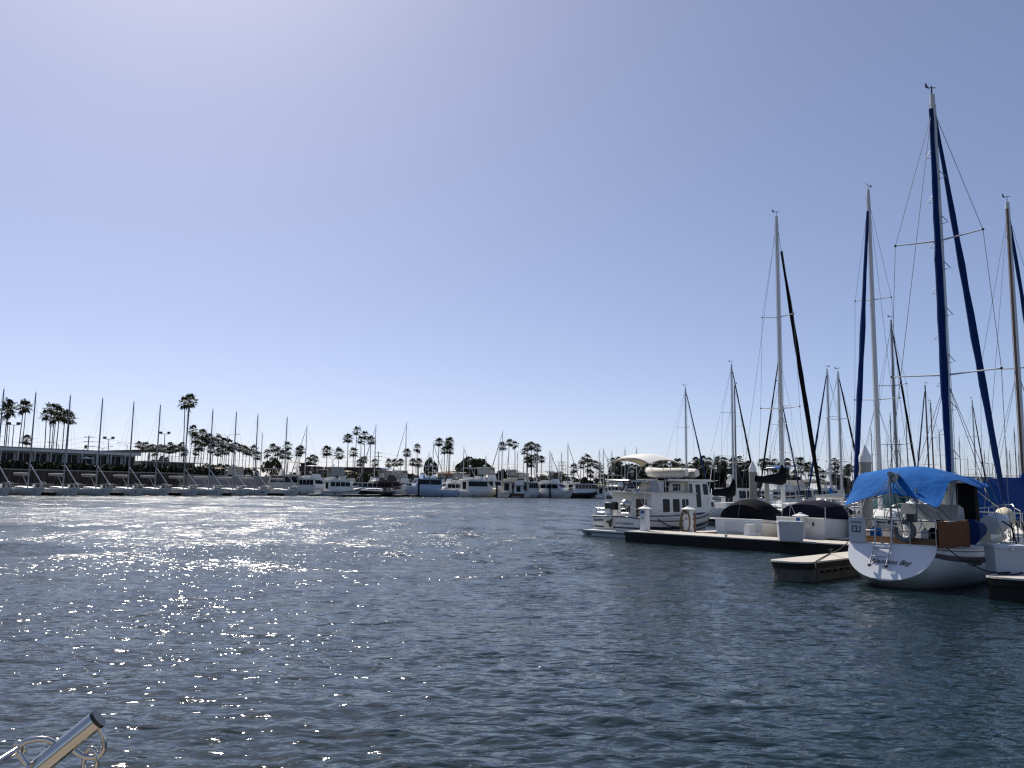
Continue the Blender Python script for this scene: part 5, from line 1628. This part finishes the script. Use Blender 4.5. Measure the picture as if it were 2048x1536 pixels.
# clubhouse along the terrace
def club():
    az = az_w
    c = thing('clubhouse', 'long low grey clubhouse with glazed front and flat roof above the bulkhead', 'building', wp(-16, 10), rad(90 - az))
    Lc = 84
    M(BLDG).box((Lc / 2, 5, 6.2), (Lc, 8.5, 4.1)).build('wall', c)
    M(ROOFG).box((Lc / 2, 4.8, 8.4), (Lc + 1, 10.5, .3)).build('roof', c)
    M(BLDW).box((Lc / 2, -.45, 8.05), (Lc + 1, .12, .5)).build('fascia', c)
    n = int(Lc / 3.0)
    for i in range(n):
        w = M(GLASS).box((3.0 * i + 1.5, .72, 6.3), (2.3, .1, 2.3)).build('window', c)
        M(BLDW).box((3.0 * i + 1.5, .66, 6.3), (.08, .1, 2.3)).build('mullion', w)
        M(BLDW).box((3.0 * i + .05, -.4, 6.0), (.16, .16, 3.7)).build('column', c)
    for i in range(n):
        M(BLDW).box((3.0 * i + 1.5, -2.2, 5.15), (2.9, .06, .08)).build('rail_bar', c)
        M(CLEARV).box((3.0 * i + 1.5, -2.2, 4.65), (2.8, .03, .9)).build('windbreak_panel', c)
    for i, s in enumerate((4, 14, 24, 34, 43, 52)):
        M(WALLG).box((s + 1.5, -4.0, 4.75), (5.0, 2.4, .14)).build('terrace_slab', c)
    for i, s in enumerate((15, 27.5, 38)):
        M(ROOFD).lathe([(.25, 8.55), (.25, 9.1), (.35, 9.12), (.1, 9.3)], 8, (s, 4, 0)).build('roof_vent', c)
    # white railed pavilion at the end
    x0 = Lc + 1.5
    M(BLDG).box((x0 + 6.5, 4.5, 5.4), (13, 7, 2.5)).build('wing', c)
    M(BLDW).box((x0 + 6.5, 3.5, 6.75), (14, 10, .18)).build('wing_roof', c)
    for i in range(8):
        M(BLDW).box((x0 + .2 + 1.85 * i, -.6, 5.4), (.14, .14, 2.7)).build('column', c)
        M(BLDW).box((x0 + .2 + 1.85 * i, -1.0, 7.4), (.1, .1, 1.3)).build('railing_post', c)
        if i < 7:
            M(GLASS).box((x0 + 1.1 + 1.85 * i, .95, 5.4), (1.5, .08, 1.8)).build('window', c)
    for z in (7.2, 7.6, 8.0):
        M(BLDW).box((x0 + 6.7, -1.0, z), (13.2, .07, .07)).build('railing', c)
club()
# shade canopy behind the clubhouse
sc = thing('shade_canopy', 'dark flat petrol-style canopy roof behind the clubhouse', 'canopy', ((255 - 1024) / FPX * 215, 215, 2), rad(5))
M(ROOFD).house([(-7, 7.6), (9, 8.3), (9, 8.7), (-7, 8.0)], lambda z: 4).build('roof', sc)
for x in (-4, 6):
    M(POLEG).tube([(x, 0, 0), (x, 0, 7.9)], .2, 8).build('column', sc)
def building(label, px0, px1, ytop, d, mt, roof, rtype='flat', nwin=5, depth=12, rooflabel=None, zb=2.0):
    x0, x1 = (px0 - 1024) / FPX * d, (px1 - 1024) / FPX * d
    zt = at_d((px0 + px1) / 2, ytop, d).z
    w = x1 - x0
    b = thing('building', label, 'building', ((x0 + x1) / 2, d + depth / 2, zb))
    rh = 0.3 if rtype == 'flat' else min(2.5, w * .16)
    h = zt - zb - rh
    M(mt).box((0, 0, h / 2), (w, depth, h)).build('wall', b)
    if rtype == 'flat':
        M(roof).box((0, 0, h + rh / 2), (w + .8, depth + .8, rh)).build('roof', b)
    else:
        r = M(roof)
        a, c = w / 2 + .6, depth / 2 + .6
        k = max(.1, a - c) if a > c else .1
        r.add([(-a, -c, h), (a, -c, h), (a, c, h), (-a, c, h), (-k, 0, h + rh), (k, 0, h + rh)], [(0, 1, 5, 4), (1, 2, 5), (2, 3, 4, 5), (3, 0, 4), (3, 2, 1, 0)]).build('roof', b)
    for i in range(nwin):
        x = lerp(-w / 2, w / 2, (i + .5) / nwin)
        f = M(BLDW).box((x, -depth / 2 - .02, h * .55), (min(2.2, w / nwin * .7), .08, h * .42)).build('window', b)
        M(GLASS).box((x, -depth / 2 - .05, h * .55), (min(2.0, w / nwin * .62), .08, h * .36)).build('pane', f)
    return b
building('long low dark-roofed warehouse behind the middle palms', 604, 762, 934, 262, ROOFD, ROOFD, 'flat', 10, 16)
building('small dark rooftop block on top of the warehouse end', 606, 625, 926, 268, ROOFD, ROOFD, 'flat', 2, 8)
building('house with red tiled roof between the palms and the round tree', 880, 918, 941, 275, BLDT, ROOFR, 'hip', 3)
building('grey-blue house with hip roof right of the round tree', 1018, 1036, 938, 290, BLDG, ROOFD, 'hip', 2, 10)
building('tan square shed beside the tugboat stern rail', 1219, 1235, 957, 238, BLDT, BLDT, 'flat', 1, 6)
building('beige waterfront hall with dark hip roof behind the blue mast cover', 1615, 1662, 957, 190, BLDT, ROOFD, 'hip', 6)
building('beige office block with rows of windows left of the blue jib', 1560, 1614, 963, 200, BLDT, ROOFG, 'flat', 8)
building('white flat building under the bridge', 1900, 1960, 966, 215, BLDW, ROOFG, 'flat', 6)
# bridge
def bridge():
    d = 260
    a, bq = at_d(1880, 955, d), at_d(2300, 962, d + 40)
    b = thing('road_bridge', 'long concrete road bridge crossing behind the right-hand masts', 'bridge', (a.x + 2, d, 0), math.atan2(40, bq.x - a.x))
    M(BRIDGE).box((95, 0, 6.5), (190, 11, 1.4)).build('deck', b)
    M(BRIDGE).box((95, -5.6, 7.6), (190, .25, .8)).build('parapet', b)
    for i in range(30):
        M(POLEG).box((1 + 6.2 * i, -5.55, 8.3), (.1, .1, .6)).build('railing_post', b)
    M(POLEG).box((95, -5.55, 8.6), (188, .08, .08)).build('railing', b)
    for x in (3, 18, 44, 70, 96, 122, 148, 174):
        M(BRIDGE).box((x, 0, 1.9), (2.6, 8, 7.8)).build('pier', b)
bridge()
# ------------------------------------------------------------------ vegetation
def palm_mesh(seed, R=2.25, n=30):
    rg = random.Random(seed)
    m = M(FROND)
    for i in range(n):
        a = 2.39996 * i + rg.uniform(-.2, .2)
        el = lerp(80, -48, (i / (n - 1)) ** .8) + rg.uniform(-8, 8)
        L = R * rg.uniform(.8, 1.05)
        d = Vector((math.cos(a) * math.cos(rad(el)), math.sin(a) * math.cos(rad(el)), math.sin(rad(el))))
        side = Vector((-math.sin(a), math.cos(a), 0))
        up = side.cross(d) * -1
        p1 = d * L * .5
        m.tube([(0, 0, 0), p1], [.035, .02], 3, False)
        nb = 9
        for k in range(nb):
            t = rad(lerp(-105, 105, k / (nb - 1)))
            dd = (d * math.cos(t) + side * math.sin(t)).normalized()
            ln = L * .5 * (1.0 - .25 * abs(t) / 1.8) * rg.uniform(.85, 1.1)
            tip = p1 + dd * ln + Vector((0, 0, -.28 * ln * rg.uniform(.6, 1.4)))
            mid = p1 + dd * ln * .6
            wv = dd.cross(up).normalized() * .1 * R / 1.9
            m.add([p1, mid + wv, tip, mid - wv], [(0, 1, 2, 3)])
    m.use(FRONDD)
    for i in range(16):
        a = 2.39996 * i
        d = Vector((math.cos(a) * .55, math.sin(a) * .55, -1.0))
        s = Vector((-math.sin(a), math.cos(a), 0)) * .2
        b = Vector((0, 0, -.15))
        m.add([b, b + d * .6 + s, b + d * 1.15, b + d * .6 - s], [(0, 1, 2, 3)])
    return m.mesh('crown')
CROWNS = [palm_mesh(s, n=k) for s, k in ((1, 24), (2, 20), (3, 26), (4, 18))]
def trunk_mesh(seed):
    rg = random.Random(seed)
    bx, by = rg.uniform(-.05, .05), rg.uniform(-.05, .05)
    return M(TRUNK).tube([(bx * math.sin(math.pi * t), by * math.sin(math.pi * t), t) for t in [i / 8 for i in range(9)]], [.26, .2, .18, .17, .165, .16, .155, .15, .15], 6, False).mesh('trunk', 60)
TRUNKS = [trunk_mesh(s) for s in range(4)]
prg = random.Random(77)
def palm(x, y, d, label, group, crown=None, zb=2.0):
    p = at_d(x, y, d)
    w = crown or 3.5
    s = w / 4.1
    h = p.z - zb
    o = thing('palm_tree', label, 'palm tree', (p.x, p.y, zb), prg.uniform(0, 6.28), group)
    t = bpy.data.objects.new('trunk', TRUNKS[prg.randrange(4)])
    COL.objects.link(t); t.parent = o
    lean = prg.uniform(-.05, .05) * h
    t.scale = (.62, .62, max(.5, h))
    t.rotation_euler = (0, math.atan2(lean, h), 0)
    t.location = (-lean, 0, 0)
    c = bpy.data.objects.new('crown', CROWNS[prg.randrange(4)])
    COL.objects.link(c); c.parent = o
    c.location = (0, 0, h)
    c.rotation_euler = (prg.uniform(-.1, .1), prg.uniform(-.1, .1), prg.uniform(0, 6.28))
    c.scale = (s, s, s * prg.uniform(.9, 1.1))
    return o
PALMS = [
 ('tall fan palm at the end of the clubhouse beside racing sloop 1', 'palms behind the clubhouse end', 175, 4.2, [(18, 812), (15, 822)]),
 ('tall leaning fan palm behind the clubhouse beside racing sloop 2', 'leaning palms behind the clubhouse', 180, 4.0, [(47, 815), (52, 813)]),
 ('short feathery palm below the leaning pair behind the clubhouse', None, 178, 3.0, [(53, 881)]),
 ('tall fan palm in the tight clump behind racing sloop 3', 'clump of palms behind racing sloop 3', 182, 4.0, [(93, 830), (103, 818), (108, 836), (113, 822), (119, 828), (130, 832), (139, 838)]),
 ('very tall fan palm of the pair behind racing sloop 7', 'pair of very tall palms', 200, 4.6, [(370, 806), (380, 803)]),
 ('fan palm in the grove right of the very tall pair', 'grove right of the tall pair', 225, 4.0, [(386, 861), (391, 878), (405, 870), (410, 884), (418, 878), (427, 885), (437, 880), (447, 886), (398, 893), (459, 890)]),
 ('fan palm in the dense row behind racing sloops 8 to 10', 'dense palm row behind the racing sloops', 270, 4.0, [(465, 897), (472, 893), (480, 896), (487, 898), (493, 902), (500, 905), (508, 900), (515, 912), (422, 900), (436, 905), (450, 902), (442, 897)]),
 ('small far palm in the line behind the white pavilion', 'line of far palms behind the pavilion', 330, 4.2, [(277, 890), (285, 893), (292, 892), (300, 897), (307, 895), (315, 898), (322, 897), (330, 899), (338, 902), (346, 899), (352, 898), (359, 897), (364, 892), (369, 905), (341, 893), (310, 905), (392, 905)]),
 ('fan palm in the loose group behind racing sloop 11', 'palms behind racing sloop 11', 245, 3.8, [(535, 908), (547, 897), (556, 904), (565, 910), (575, 893), (577, 912), (597, 905), (601, 901)]),
 ('low fan palm beside the dark warehouse end', 'low palms at the warehouse end', 265, 3.6, [(617, 922), (632, 919), (625, 916)]),
 ('medium fan palm before the warehouse', 'two medium palms before the warehouse', 240, 4.3, [(654, 903), (678, 908)]),
 ('tall fan palm in the group above the white cruisers', 'tall palms above the white cruisers', 240, 3.7, [(696, 877), (714, 862), (722, 880), (730, 871), (742, 881), (707, 905)]),
 ('short palm beneath the tall group above the white cruisers', 'short palms beneath the tall group', 250, 3.4, [(728, 920), (750, 926), (720, 926)]),
 ('short fan palm between the two furled-jib sloops', 'short palms between the furled-jib sloops', 262, 3.6, [(777, 927), (789, 926), (801, 925)]),
 ('fan palm beside the white-jib sloop mast', 'palms beside the white-jib sloop', 255, 3.8, [(814, 906), (834, 897), (826, 925), (838, 926)]),
 ('tall fan palm in the group left of the big round tree', 'palms left of the round tree', 240, 3.6, [(878, 885), (899, 884), (896, 890), (889, 901), (900, 901)]),
 ('tall slim fan palm in the group right of the big round tree', 'palms right of the round tree', 245, 3.4, [(1005, 893), (1019, 886), (1030, 890)]),
 ('fan palm in the clump behind the bare masts right of the round tree', 'palm clump behind the bare masts', 250, 3.4, [(1048, 903), (1055, 896), (1063, 892), (1075, 897), (1056, 914), (1064, 918), (1072, 915), (1083, 919), (1062, 927), (1054, 920)]),
 ('lone short shaggy palm beside the dark-masted sloop', None, 250, 4.0, [(1148, 938)]),
 ('fan palm in the group left of the tugboat canopy', 'palms left of the tugboat canopy', 250, 3.4, [(1162, 930), (1167, 922), (1175, 917), (1175, 937), (1182, 926), (1192, 930), (1200, 934), (1181, 948), (1201, 948)]),
]
for lb, grp, d, w, pts in PALMS:
    for x, y in pts:
        palm(x, y, d + prg.uniform(-8, 8), lb, grp, w * prg.uniform(.92, 1.08), 4.0 if d < 183 else 2.0)
for k in range(46):
    x = prg.uniform(1222, 1372)
    palm(x, prg.uniform(922, 952), prg.uniform(260, 300), 'fan palm in the dense grove seen beneath the tugboat canopy', 'grove beneath the tugboat canopy', prg.uniform(3.3, 4.2))
for k in range(44):
    x = prg.uniform(1378, 1500)
    palm(x, prg.uniform(919, 948), prg.uniform(265, 310), 'fan palm in the dark grove behind the black triangular sail cover', 'grove behind the triangular cover', prg.uniform(3.3, 4.4))
for k in range(34):
    x = prg.uniform(1515, 1720)
    palm(x, prg.uniform(922, 950), prg.uniform(255, 300), 'fan palm in the line behind the beige waterfront hall', 'palms behind the beige hall', prg.uniform(3.3, 4.4))
# broadleaf trees
def leaf_cloud(mb, c, r, n, rg, size, squash=1.0):
    for i in range(n):
        while True:
            p = Vector((rg.uniform(-1, 1), rg.uniform(-1, 1), rg.uniform(-1, 1)))
            if .25 < p.length < 1: break
        p = p.normalized() * (p.length ** .45)
        q = Vector((c[0] + p.x * r[0], c[1] + p.y * r[1], c[2] + p.z * r[2]))
        a = Vector((rg.uniform(-1, 1), rg.uniform(-1, 1), rg.uniform(-.6, .6))).normalized() * size * rg.uniform(.6, 1.3)
        b = a.orthogonal().normalized() * size * rg.uniform(.4, .8)
        b.rotate(Matrix.Rotation(rg.uniform(0, 6.28), 3, a.normalized()))
        mb.add([q - a, q + b, q + a, q - b], [(0, 1, 2, 3)])
def tree_mesh(seed, mt, lobes=22, leaves=330, size=.05):
    """unit tree: crown about 1 wide (radius 1) and height 1"""
    rg = random.Random(seed)
    cr = M(mt)
    tr = M(BARK)
    tr.tube([(0, 0, 0), (.02, .01, .3), (0, 0, .55)], [.06, .05, .035], 7)
    for i in range(lobes):
        a = 2.39996 * i
        rr = math.sqrt((i + .5) / lobes) * .78
        z = .18 + .58 * math.sqrt(max(0, 1 - rr * rr)) * rg.uniform(.7, 1.08)
        c = (rr * math.cos(a), rr * math.sin(a), z)
        s = rg.uniform(.2, .32)
        leaf_cloud(cr, c, (s, s, s * .62), leaves, rg, size)
        tr.tube([(0, 0, .3), (c[0] * .5, c[1] * .5, z * .75), c], [.03, .02, .008], 4)
    return cr.mesh('crown'), tr.mesh('trunk', 60)
TREES = [tree_mesh(1, LEAF), tree_mesh(2, LEAF, 14), tree_mesh(3, LEAFD, 15), tree_mesh(4, LEAFO, 13, 220)]
def tree(px0, px1, ytop, d, label, v=0, group=None, zb=1.8, name='broadleaf_tree'):
    p = at_d((px0 + px1) / 2, ytop, d)
    w = (px1 - px0) / FPX * d / 2
    h = p.z - zb
    o = thing(name, label, 'tree', (p.x, p.y, zb), prg.uniform(0, 6.28), group)
    for nm, me in zip(('crown', 'trunk'), TREES[v]):
        c = bpy.data.objects.new(nm, me)
        COL.objects.link(c); c.parent = o
        c.scale = (w * 1.02, w * 1.02, h * 1.12)
    return o
tree(905, 988, 918, 250, 'big round dark green tree between two palm groups', 0)
tree(846, 876, 920, 255, 'upright green tree left of the tall palms beside the round tree', 1)
tree(985, 1020, 938, 262, 'low dark tree at the foot of the right-hand palms of the round tree', 2)
tree(1022, 1046, 948, 250, 'small round tree right of the grey-blue house', 1)
tree(1086, 1142, 943, 255, 'broad olive tree behind the sloops right of the palm clump', 3)
tree(1068, 1100, 951, 262, 'low green tree at the foot of the palm clump', 1)
tree(1190, 1236, 946, 250, 'dark rounded tree left behind the tugboat canopy', 2)
tree(1236, 1300, 938, 255, 'dark tree right behind the person on the tugboat', 2)
tree(1300, 1372, 948, 262, 'dark broad tree behind the covered dinghy', 2)
tree(1128, 1160, 955, 270, 'small shrub-like tree beside the lone short palm', 0)
tree(524, 566, 915, 225, 'yellow-green low tree behind racing sloop 11', 3)
tree(1380, 1430, 928, 285, 'dense dark tree right of the tugboat wheelhouse', 2)
tree(1420, 1470, 934, 280, 'dense dark tree behind the black triangular cover', 2)
tree(1455, 1505, 945, 275, 'dark tree behind the second cone-capped pile', 2)
tree(1548, 1600, 948, 270, 'olive tree over the beige office block', 3)
tree(1655, 1700, 945, 260, 'tree right of the beige hall roof', 2)
tree(300, 345, 912, 220, 'bushy tree rising behind the pavilion railing', 3)
tree(1154, 1196, 960, 262, 'low dark tree behind the dark-hulled classic yacht', 2)
tree(790, 850, 945, 270, 'dark spreading tree behind the wooden trawler', 2)
# hedges and shrubs: leaf masses
def hedge(label, pts, h, w, mt, dens=26, size=.28, kind=None, seed=0):
    rg = random.Random(seed)
    m = M(mt)
    for a, b in zip(pts[:-1], pts[1:]):
        a, b = Vector(a), Vector(b)
        n = max(2, int((b - a).length / 1.6))
        for i in range(n):
            c = a.lerp(b, (i + .5) / n)
            hh = h * rg.uniform(.8, 1.12)
            leaf_cloud(m, (c.x, c.y, c.z + hh * .5), (1.35, w, hh * .55), dens * 10, rg, size * 1.5)
    o = m.build('hedge')
    return tag(o, label, 'hedge', None, kind)
hedge('dark clipped hedge along the top of the brown bulkhead', [wp(-18, 3.0) + Vector((0, 0, 4.1)), wp(WL - 1, 3.0) + Vector((0, 0, 4.1)), wp(WL + 14, 8.6) + Vector((0, 0, 4.1))], 1.5, 1.3, LEAFD, 26)
hedge('shrubs growing on the roof line behind the clubhouse', [wp(2, 22) + Vector((0, 0, 6.9)), wp(40, 22) + Vector((0, 0, 6.6))], 1.8, 1.2, LEAFD, 16, seed=2)
A = lambda px, d, z: Vector(((px - 1024) / FPX * d, d, z))
hedge('olive shrub bank behind racing sloops 8 and 9', [A(385, 213, 2.6), A(440, 216, 2.6), A(520, 222, 2.6)], 4.2, 2.2, LEAFO, 26, .3, seed=3)
hedge('olive shrub bank in front of the dark warehouse', [A(590, 240, 2), A(680, 244, 2), A(800, 252, 2)], 4.0, 2.2, LEAFO, 24, .3, seed=4)
hedge('dark green shrub bank under the right-hand palms', [A(985, 262, 2), A(1100, 262, 2), A(1220, 262, 2)], 3.6, 2.2, LEAFD, 22, .3, seed=5)
hedge('dark shrub mass behind the tugboat and the triangular cover', [A(1222, 285, 2), A(1350, 290, 2), A(1510, 295, 2)], 8.0, 3, LEAFD, 34, .42, seed=6)
hedge('shrubs beyond the far marina behind the beige hall', [A(1510, 300, 2), A(1700, 300, 2), A(1800, 300, 2)], 5.0, 3, LEAFD, 24, .4, seed=7)
hedge('green shrub bank left of the red-roofed house', [A(800, 262, 2), A(905, 262, 2)], 3.2, 2.0, LEAFD, 22, .3, seed=8)
# ------------------------------------------------------------------ poles and wires
def street_lamp(x, ytop, d, label, arms=2, zb=2.0):
    p = at_d(x, ytop, d)
    o = thing('street_lamp', label, 'street lamp', (p.x, p.y, zb))
    h = p.z - zb
    M(POLEG).tube([(0, 0, 0), (0, 0, h - .6)], [.13, .08], 6).build('pole', o)
    for sd in ((1, -1) if arms == 2 else (-1,)):
        a = M(POLEG).tube([(0, 0, h - .7), (sd * .9, 0, h - .1), (sd * 2.2, 0, h)], .05, 5).build('arm', o)
        M(POLEG).box((sd * 2.5, 0, h), (.8, .25, .14)).build('lamp_head', a)
    return o
for x, y, d, lb, ar in ((455, 868, 205, 'tall double-armed street lamp behind racing sloop 9', 2), (20, 848, 190, 'single-armed street lamp by the clubhouse end palm', 1), (255, 886, 230, 'single-armed street lamp over the shade canopy', 1), (666, 915, 255, 'short street lamp between the two medium palms', 1), (205, 893, 225, 'double-armed street lamp behind the clubhouse roof', 2), (1041, 963, 262, 'double-armed street lamp right of the grey-blue house', 2), (118, 885, 215, 'single-armed street lamp behind the palm clump', 1), (1978, 925, 250, 'street lamp on the bridge', 1), (1990, 927, 262, 'second street lamp on the bridge', 1)):
    street_lamp(x, y, d, lb, ar)
def flood(x, y, d, label):
    p = at_d(x, y, d)
    o = thing('floodlight_pole', label, 'floodlight', (p.x, p.y, 2))
    h = p.z - 2
    M(POLEG).tube([(0, 0, 0), (0, 0, h)], [.16, .1], 6).build('pole', o)
    M(POLEG).box((0, 0, h), (2.4, .12, .12)).build('cross_arm', o)
    for sx in (-1, 1):
        M(ROOFD).box((sx * 1.1, -.15, h + .35), (.7, .5, .55)).build('lamp_head', o)
flood(28, 850, 188, 'floodlight pole beside the clubhouse end palm')
flood(218, 878, 222, 'floodlight pole behind racing sloop 4')
flood(330, 868, 228, 'floodlight pole right of racing sloop 6')
def upole(x, ytop, d, label, zb=2.0):
    p = at_d(x, ytop, d)
    o = thing('utility_pole', label, 'utility pole', (p.x, p.y, zb))
    h = p.z - zb
    M(POLEW).tube([(0, 0, 0), (0, 0, h)], [.2, .14], 7).build('pole', o)
    for dz in (.5, 1.8, 3.2):
        c = M(POLEW).box((0, 0, h - dz), (2.6 if dz < 3 else 1.8, .14, .14)).build('cross_arm', o)
        for sx in (-1, 0, 1):
            M(POLEG).lathe([(.06, 0), (.06, .2)], 6, (sx * (1.15 if dz < 3 else .8), 0, h - dz + .06)).build('insulator', c)
    return o, p
ups = [upole(-110, 862, 240, 'utility pole beyond the left clubhouse end'), upole(178, 871, 240, 'wooden utility pole with transformer behind the clubhouse'), upole(757, 903, 290, 'wooden utility pole between the furled-jib sloops'), upole(1126, 922, 330, 'wooden utility pole right of the palm clump'), upole(838, 915, 330, 'small far utility pole beside the white-jib sloop')]
M(ROOFD).lathe([(.35, 0), (.35, 1.0)], 10, (-.7, 0, ups[1][1].z - 2 - 3.8)).build('transformer', ups[1][0])
for a, b, k in ((0, 1, 0), (1, 2, 1), (2, 3, 2)):
    for j, dz in enumerate((.4, 1.7, 3.1)):
        pa, pb = ups[a][1] - Vector((0, 0, dz)), ups[b][1] - Vector((0, 0, dz))
        o = M(WIRE).tube(sag(pa, pb, 2.2, 14), .025, 3).build('power_line')
        tag(o, ['power line strung left of the transformer pole', 'power line strung from the transformer pole past the tall palms', 'power line strung from the middle pole over the round tree'][k], 'power line', ['left power lines', 'middle power lines', 'right power lines'][k])
# parasols and yellow kayak on the terrace
for i, (x, y) in enumerate(((150, 912), (172, 913))):
    p = at_d(x, y, 166)
    o = thing('parasol', ['white parasol on the terrace behind racing sloop 3', 'white parasol on the terrace right of the cypress'][i], 'parasol', (p.x, p.y, 4.15))
    h = p.z - 4.15
    M(POLEG).tube([(0, 0, 0), (0, 0, h)], .04, 5).build('pole', o)
    M(WHITEC).lathe([(1.5, h - .45), (1.52, h - .4), (.05, h + .05)], 8).build('canopy', o)
ky = thing('upturned_skiff', 'cream upturned skiff lying on the bulkhead terrace beside racing sloop 1', 'skiff', wp(14, 1.6) + Vector((0, 0, 4.3)), rad(90 - az_w))
M(TANC).loft([[(x, w * math.cos(a), .7 * math.sin(a) * s) for a in [math.pi * j / 8 for j in range(9)]] for x, w, s in ((-2.6, .05, .3), (-1.6, .6, .9), (0, .85, 1), (1.6, .7, .95), (2.4, .35, .7))]).build('hull', ky, 60)
cy = thing('cypress_tree', 'slim dark cypress between the parasols', 'tree', (at_d(168, 900, 172).x, 172, 4.0))
mm = M(LEAFD)
leaf_cloud(mm, (0, 0, 2.6), (.55, .55, 2.4), 500, random.Random(4), .16)
mm.build('crown', cy)
M(BARK).tube([(0, 0, 0), (0, 0, 2.5)], .09, 5).build('trunk', cy)
# ------------------------------------------------------------------ stainless rail of the boat the picture is taken from
def own_rail():
    D = 1.25
    rng_at = lambda x, y, q: Vector((0, 0, CAM_Z)) + ray(x, y).normalized() * q
    top, low = rng_at(197, 1437, 1.42), rng_at(76, 1536, 1.455)
    ax = (low - top).normalized()
    base = top + ax * 1.3
    o = thing('handrail_post', 'slanting stainless steel rail post with two welded eyes in the near corner', 'rail', base)
    T = Matrix.Translation(-base)
    W = lambda p: T @ p
    r = .0138
    side = ax.cross(ray(120, 1490)).normalized()      # in the picture plane, square to the post
    if side.z < 0: side = -side
    M(STEELP).tube([W(top + ax * .004), W(base)], r, 28).build('post', o, 60)
    M(BLACKP).tube([W(top - ax * .0015), W(top + ax * .004)], r * 1.02, 28).build('end_plug', o, 60)
    def loop(s0, s1, h, sgn, name, skew=0.0):
        pts = []
        for i in range(17):
            t = i / 16
            s = lerp(s0, s1, t)
            hh = math.sin(math.pi * t) ** .55 * h
            pts.append(W(top + ax * (s + skew * math.sin(math.pi * t)) + side * sgn * (r * .8 + hh)))
        M(STEELP).tube(pts, .0042, 10).build(name, o, 60)
        return pts
    u = loop(.062, .106, .030, 1, 'upper_eye', .012)
    l = loop(.006, .05, .030, -1, 'lower_eye')
    # guard rod hooked to the upper eye
    a = u[11]
    ro = thing('guard_rod', 'thin stainless guard rod hooked into the upper eye of the rail post', 'rod', base)
    far = W(rng_at(-60, 1560, 1.4))
    M(STEELP).tube([a + (a - far).normalized() * .006, a.lerp(far, 1.0), a.lerp(far, 2.5)], .0052, 12).build('rod', ro, 60)
    M(STEELP).tube([a + Vector((.008 * math.cos(t), .003, .008 * math.sin(t))) for t in [2 * math.pi * i / 12 for i in range(13)]], .003, 8, False).build('hook', ro, 60)
    # chain hanging from the lower eye
    ch = thing('chain', 'short stainless chain hanging from the lower eye of the rail post', 'chain', base)
    c = min(l, key=lambda p: p.z)
    for k in range(6):
        cz = c + Vector((.004 * k, 0, -.006 - .026 * k))
        d1 = Vector((1, 0, 0)) if k % 2 == 0 else Vector((.2, 1, 0)).normalized()
        pts = []
        for i in range(15):
            t = 2 * math.pi * i / 14
            pts.append(cz + d1 * .0095 * math.cos(t) + Vector((0, 0, .019 * math.sin(t))))
        M(STEELP).tube(pts, .0032, 8, False).build('link', ch, 60)
    # deck of the boat below the picture edge
    g = thing('boat_deck', 'beige planked foredeck of the boat carrying the stainless rail post', 'boat', (base.x, base.y, 0))
    zt = base.z
    M(WHITE).box((.9, -1.7, (zt - .06 - .4) / 2), (3.6, 4.0, zt - .06 + .4)).build('hull', g)
    for i in range(18):
        M(mat('deck_beige', (.34, .29, .23), .7, var=.15)).box((-.8 + .2 * i, -1.7, zt - .03), (.19, 3.96, .05)).build('plank', g)
    M(STEELP).lathe([(.04, zt - .008), (.04, zt + .012), (.018, zt + .03)], 14, (0, 0, 0)).build('base_plate', g, 40)
own_rail()
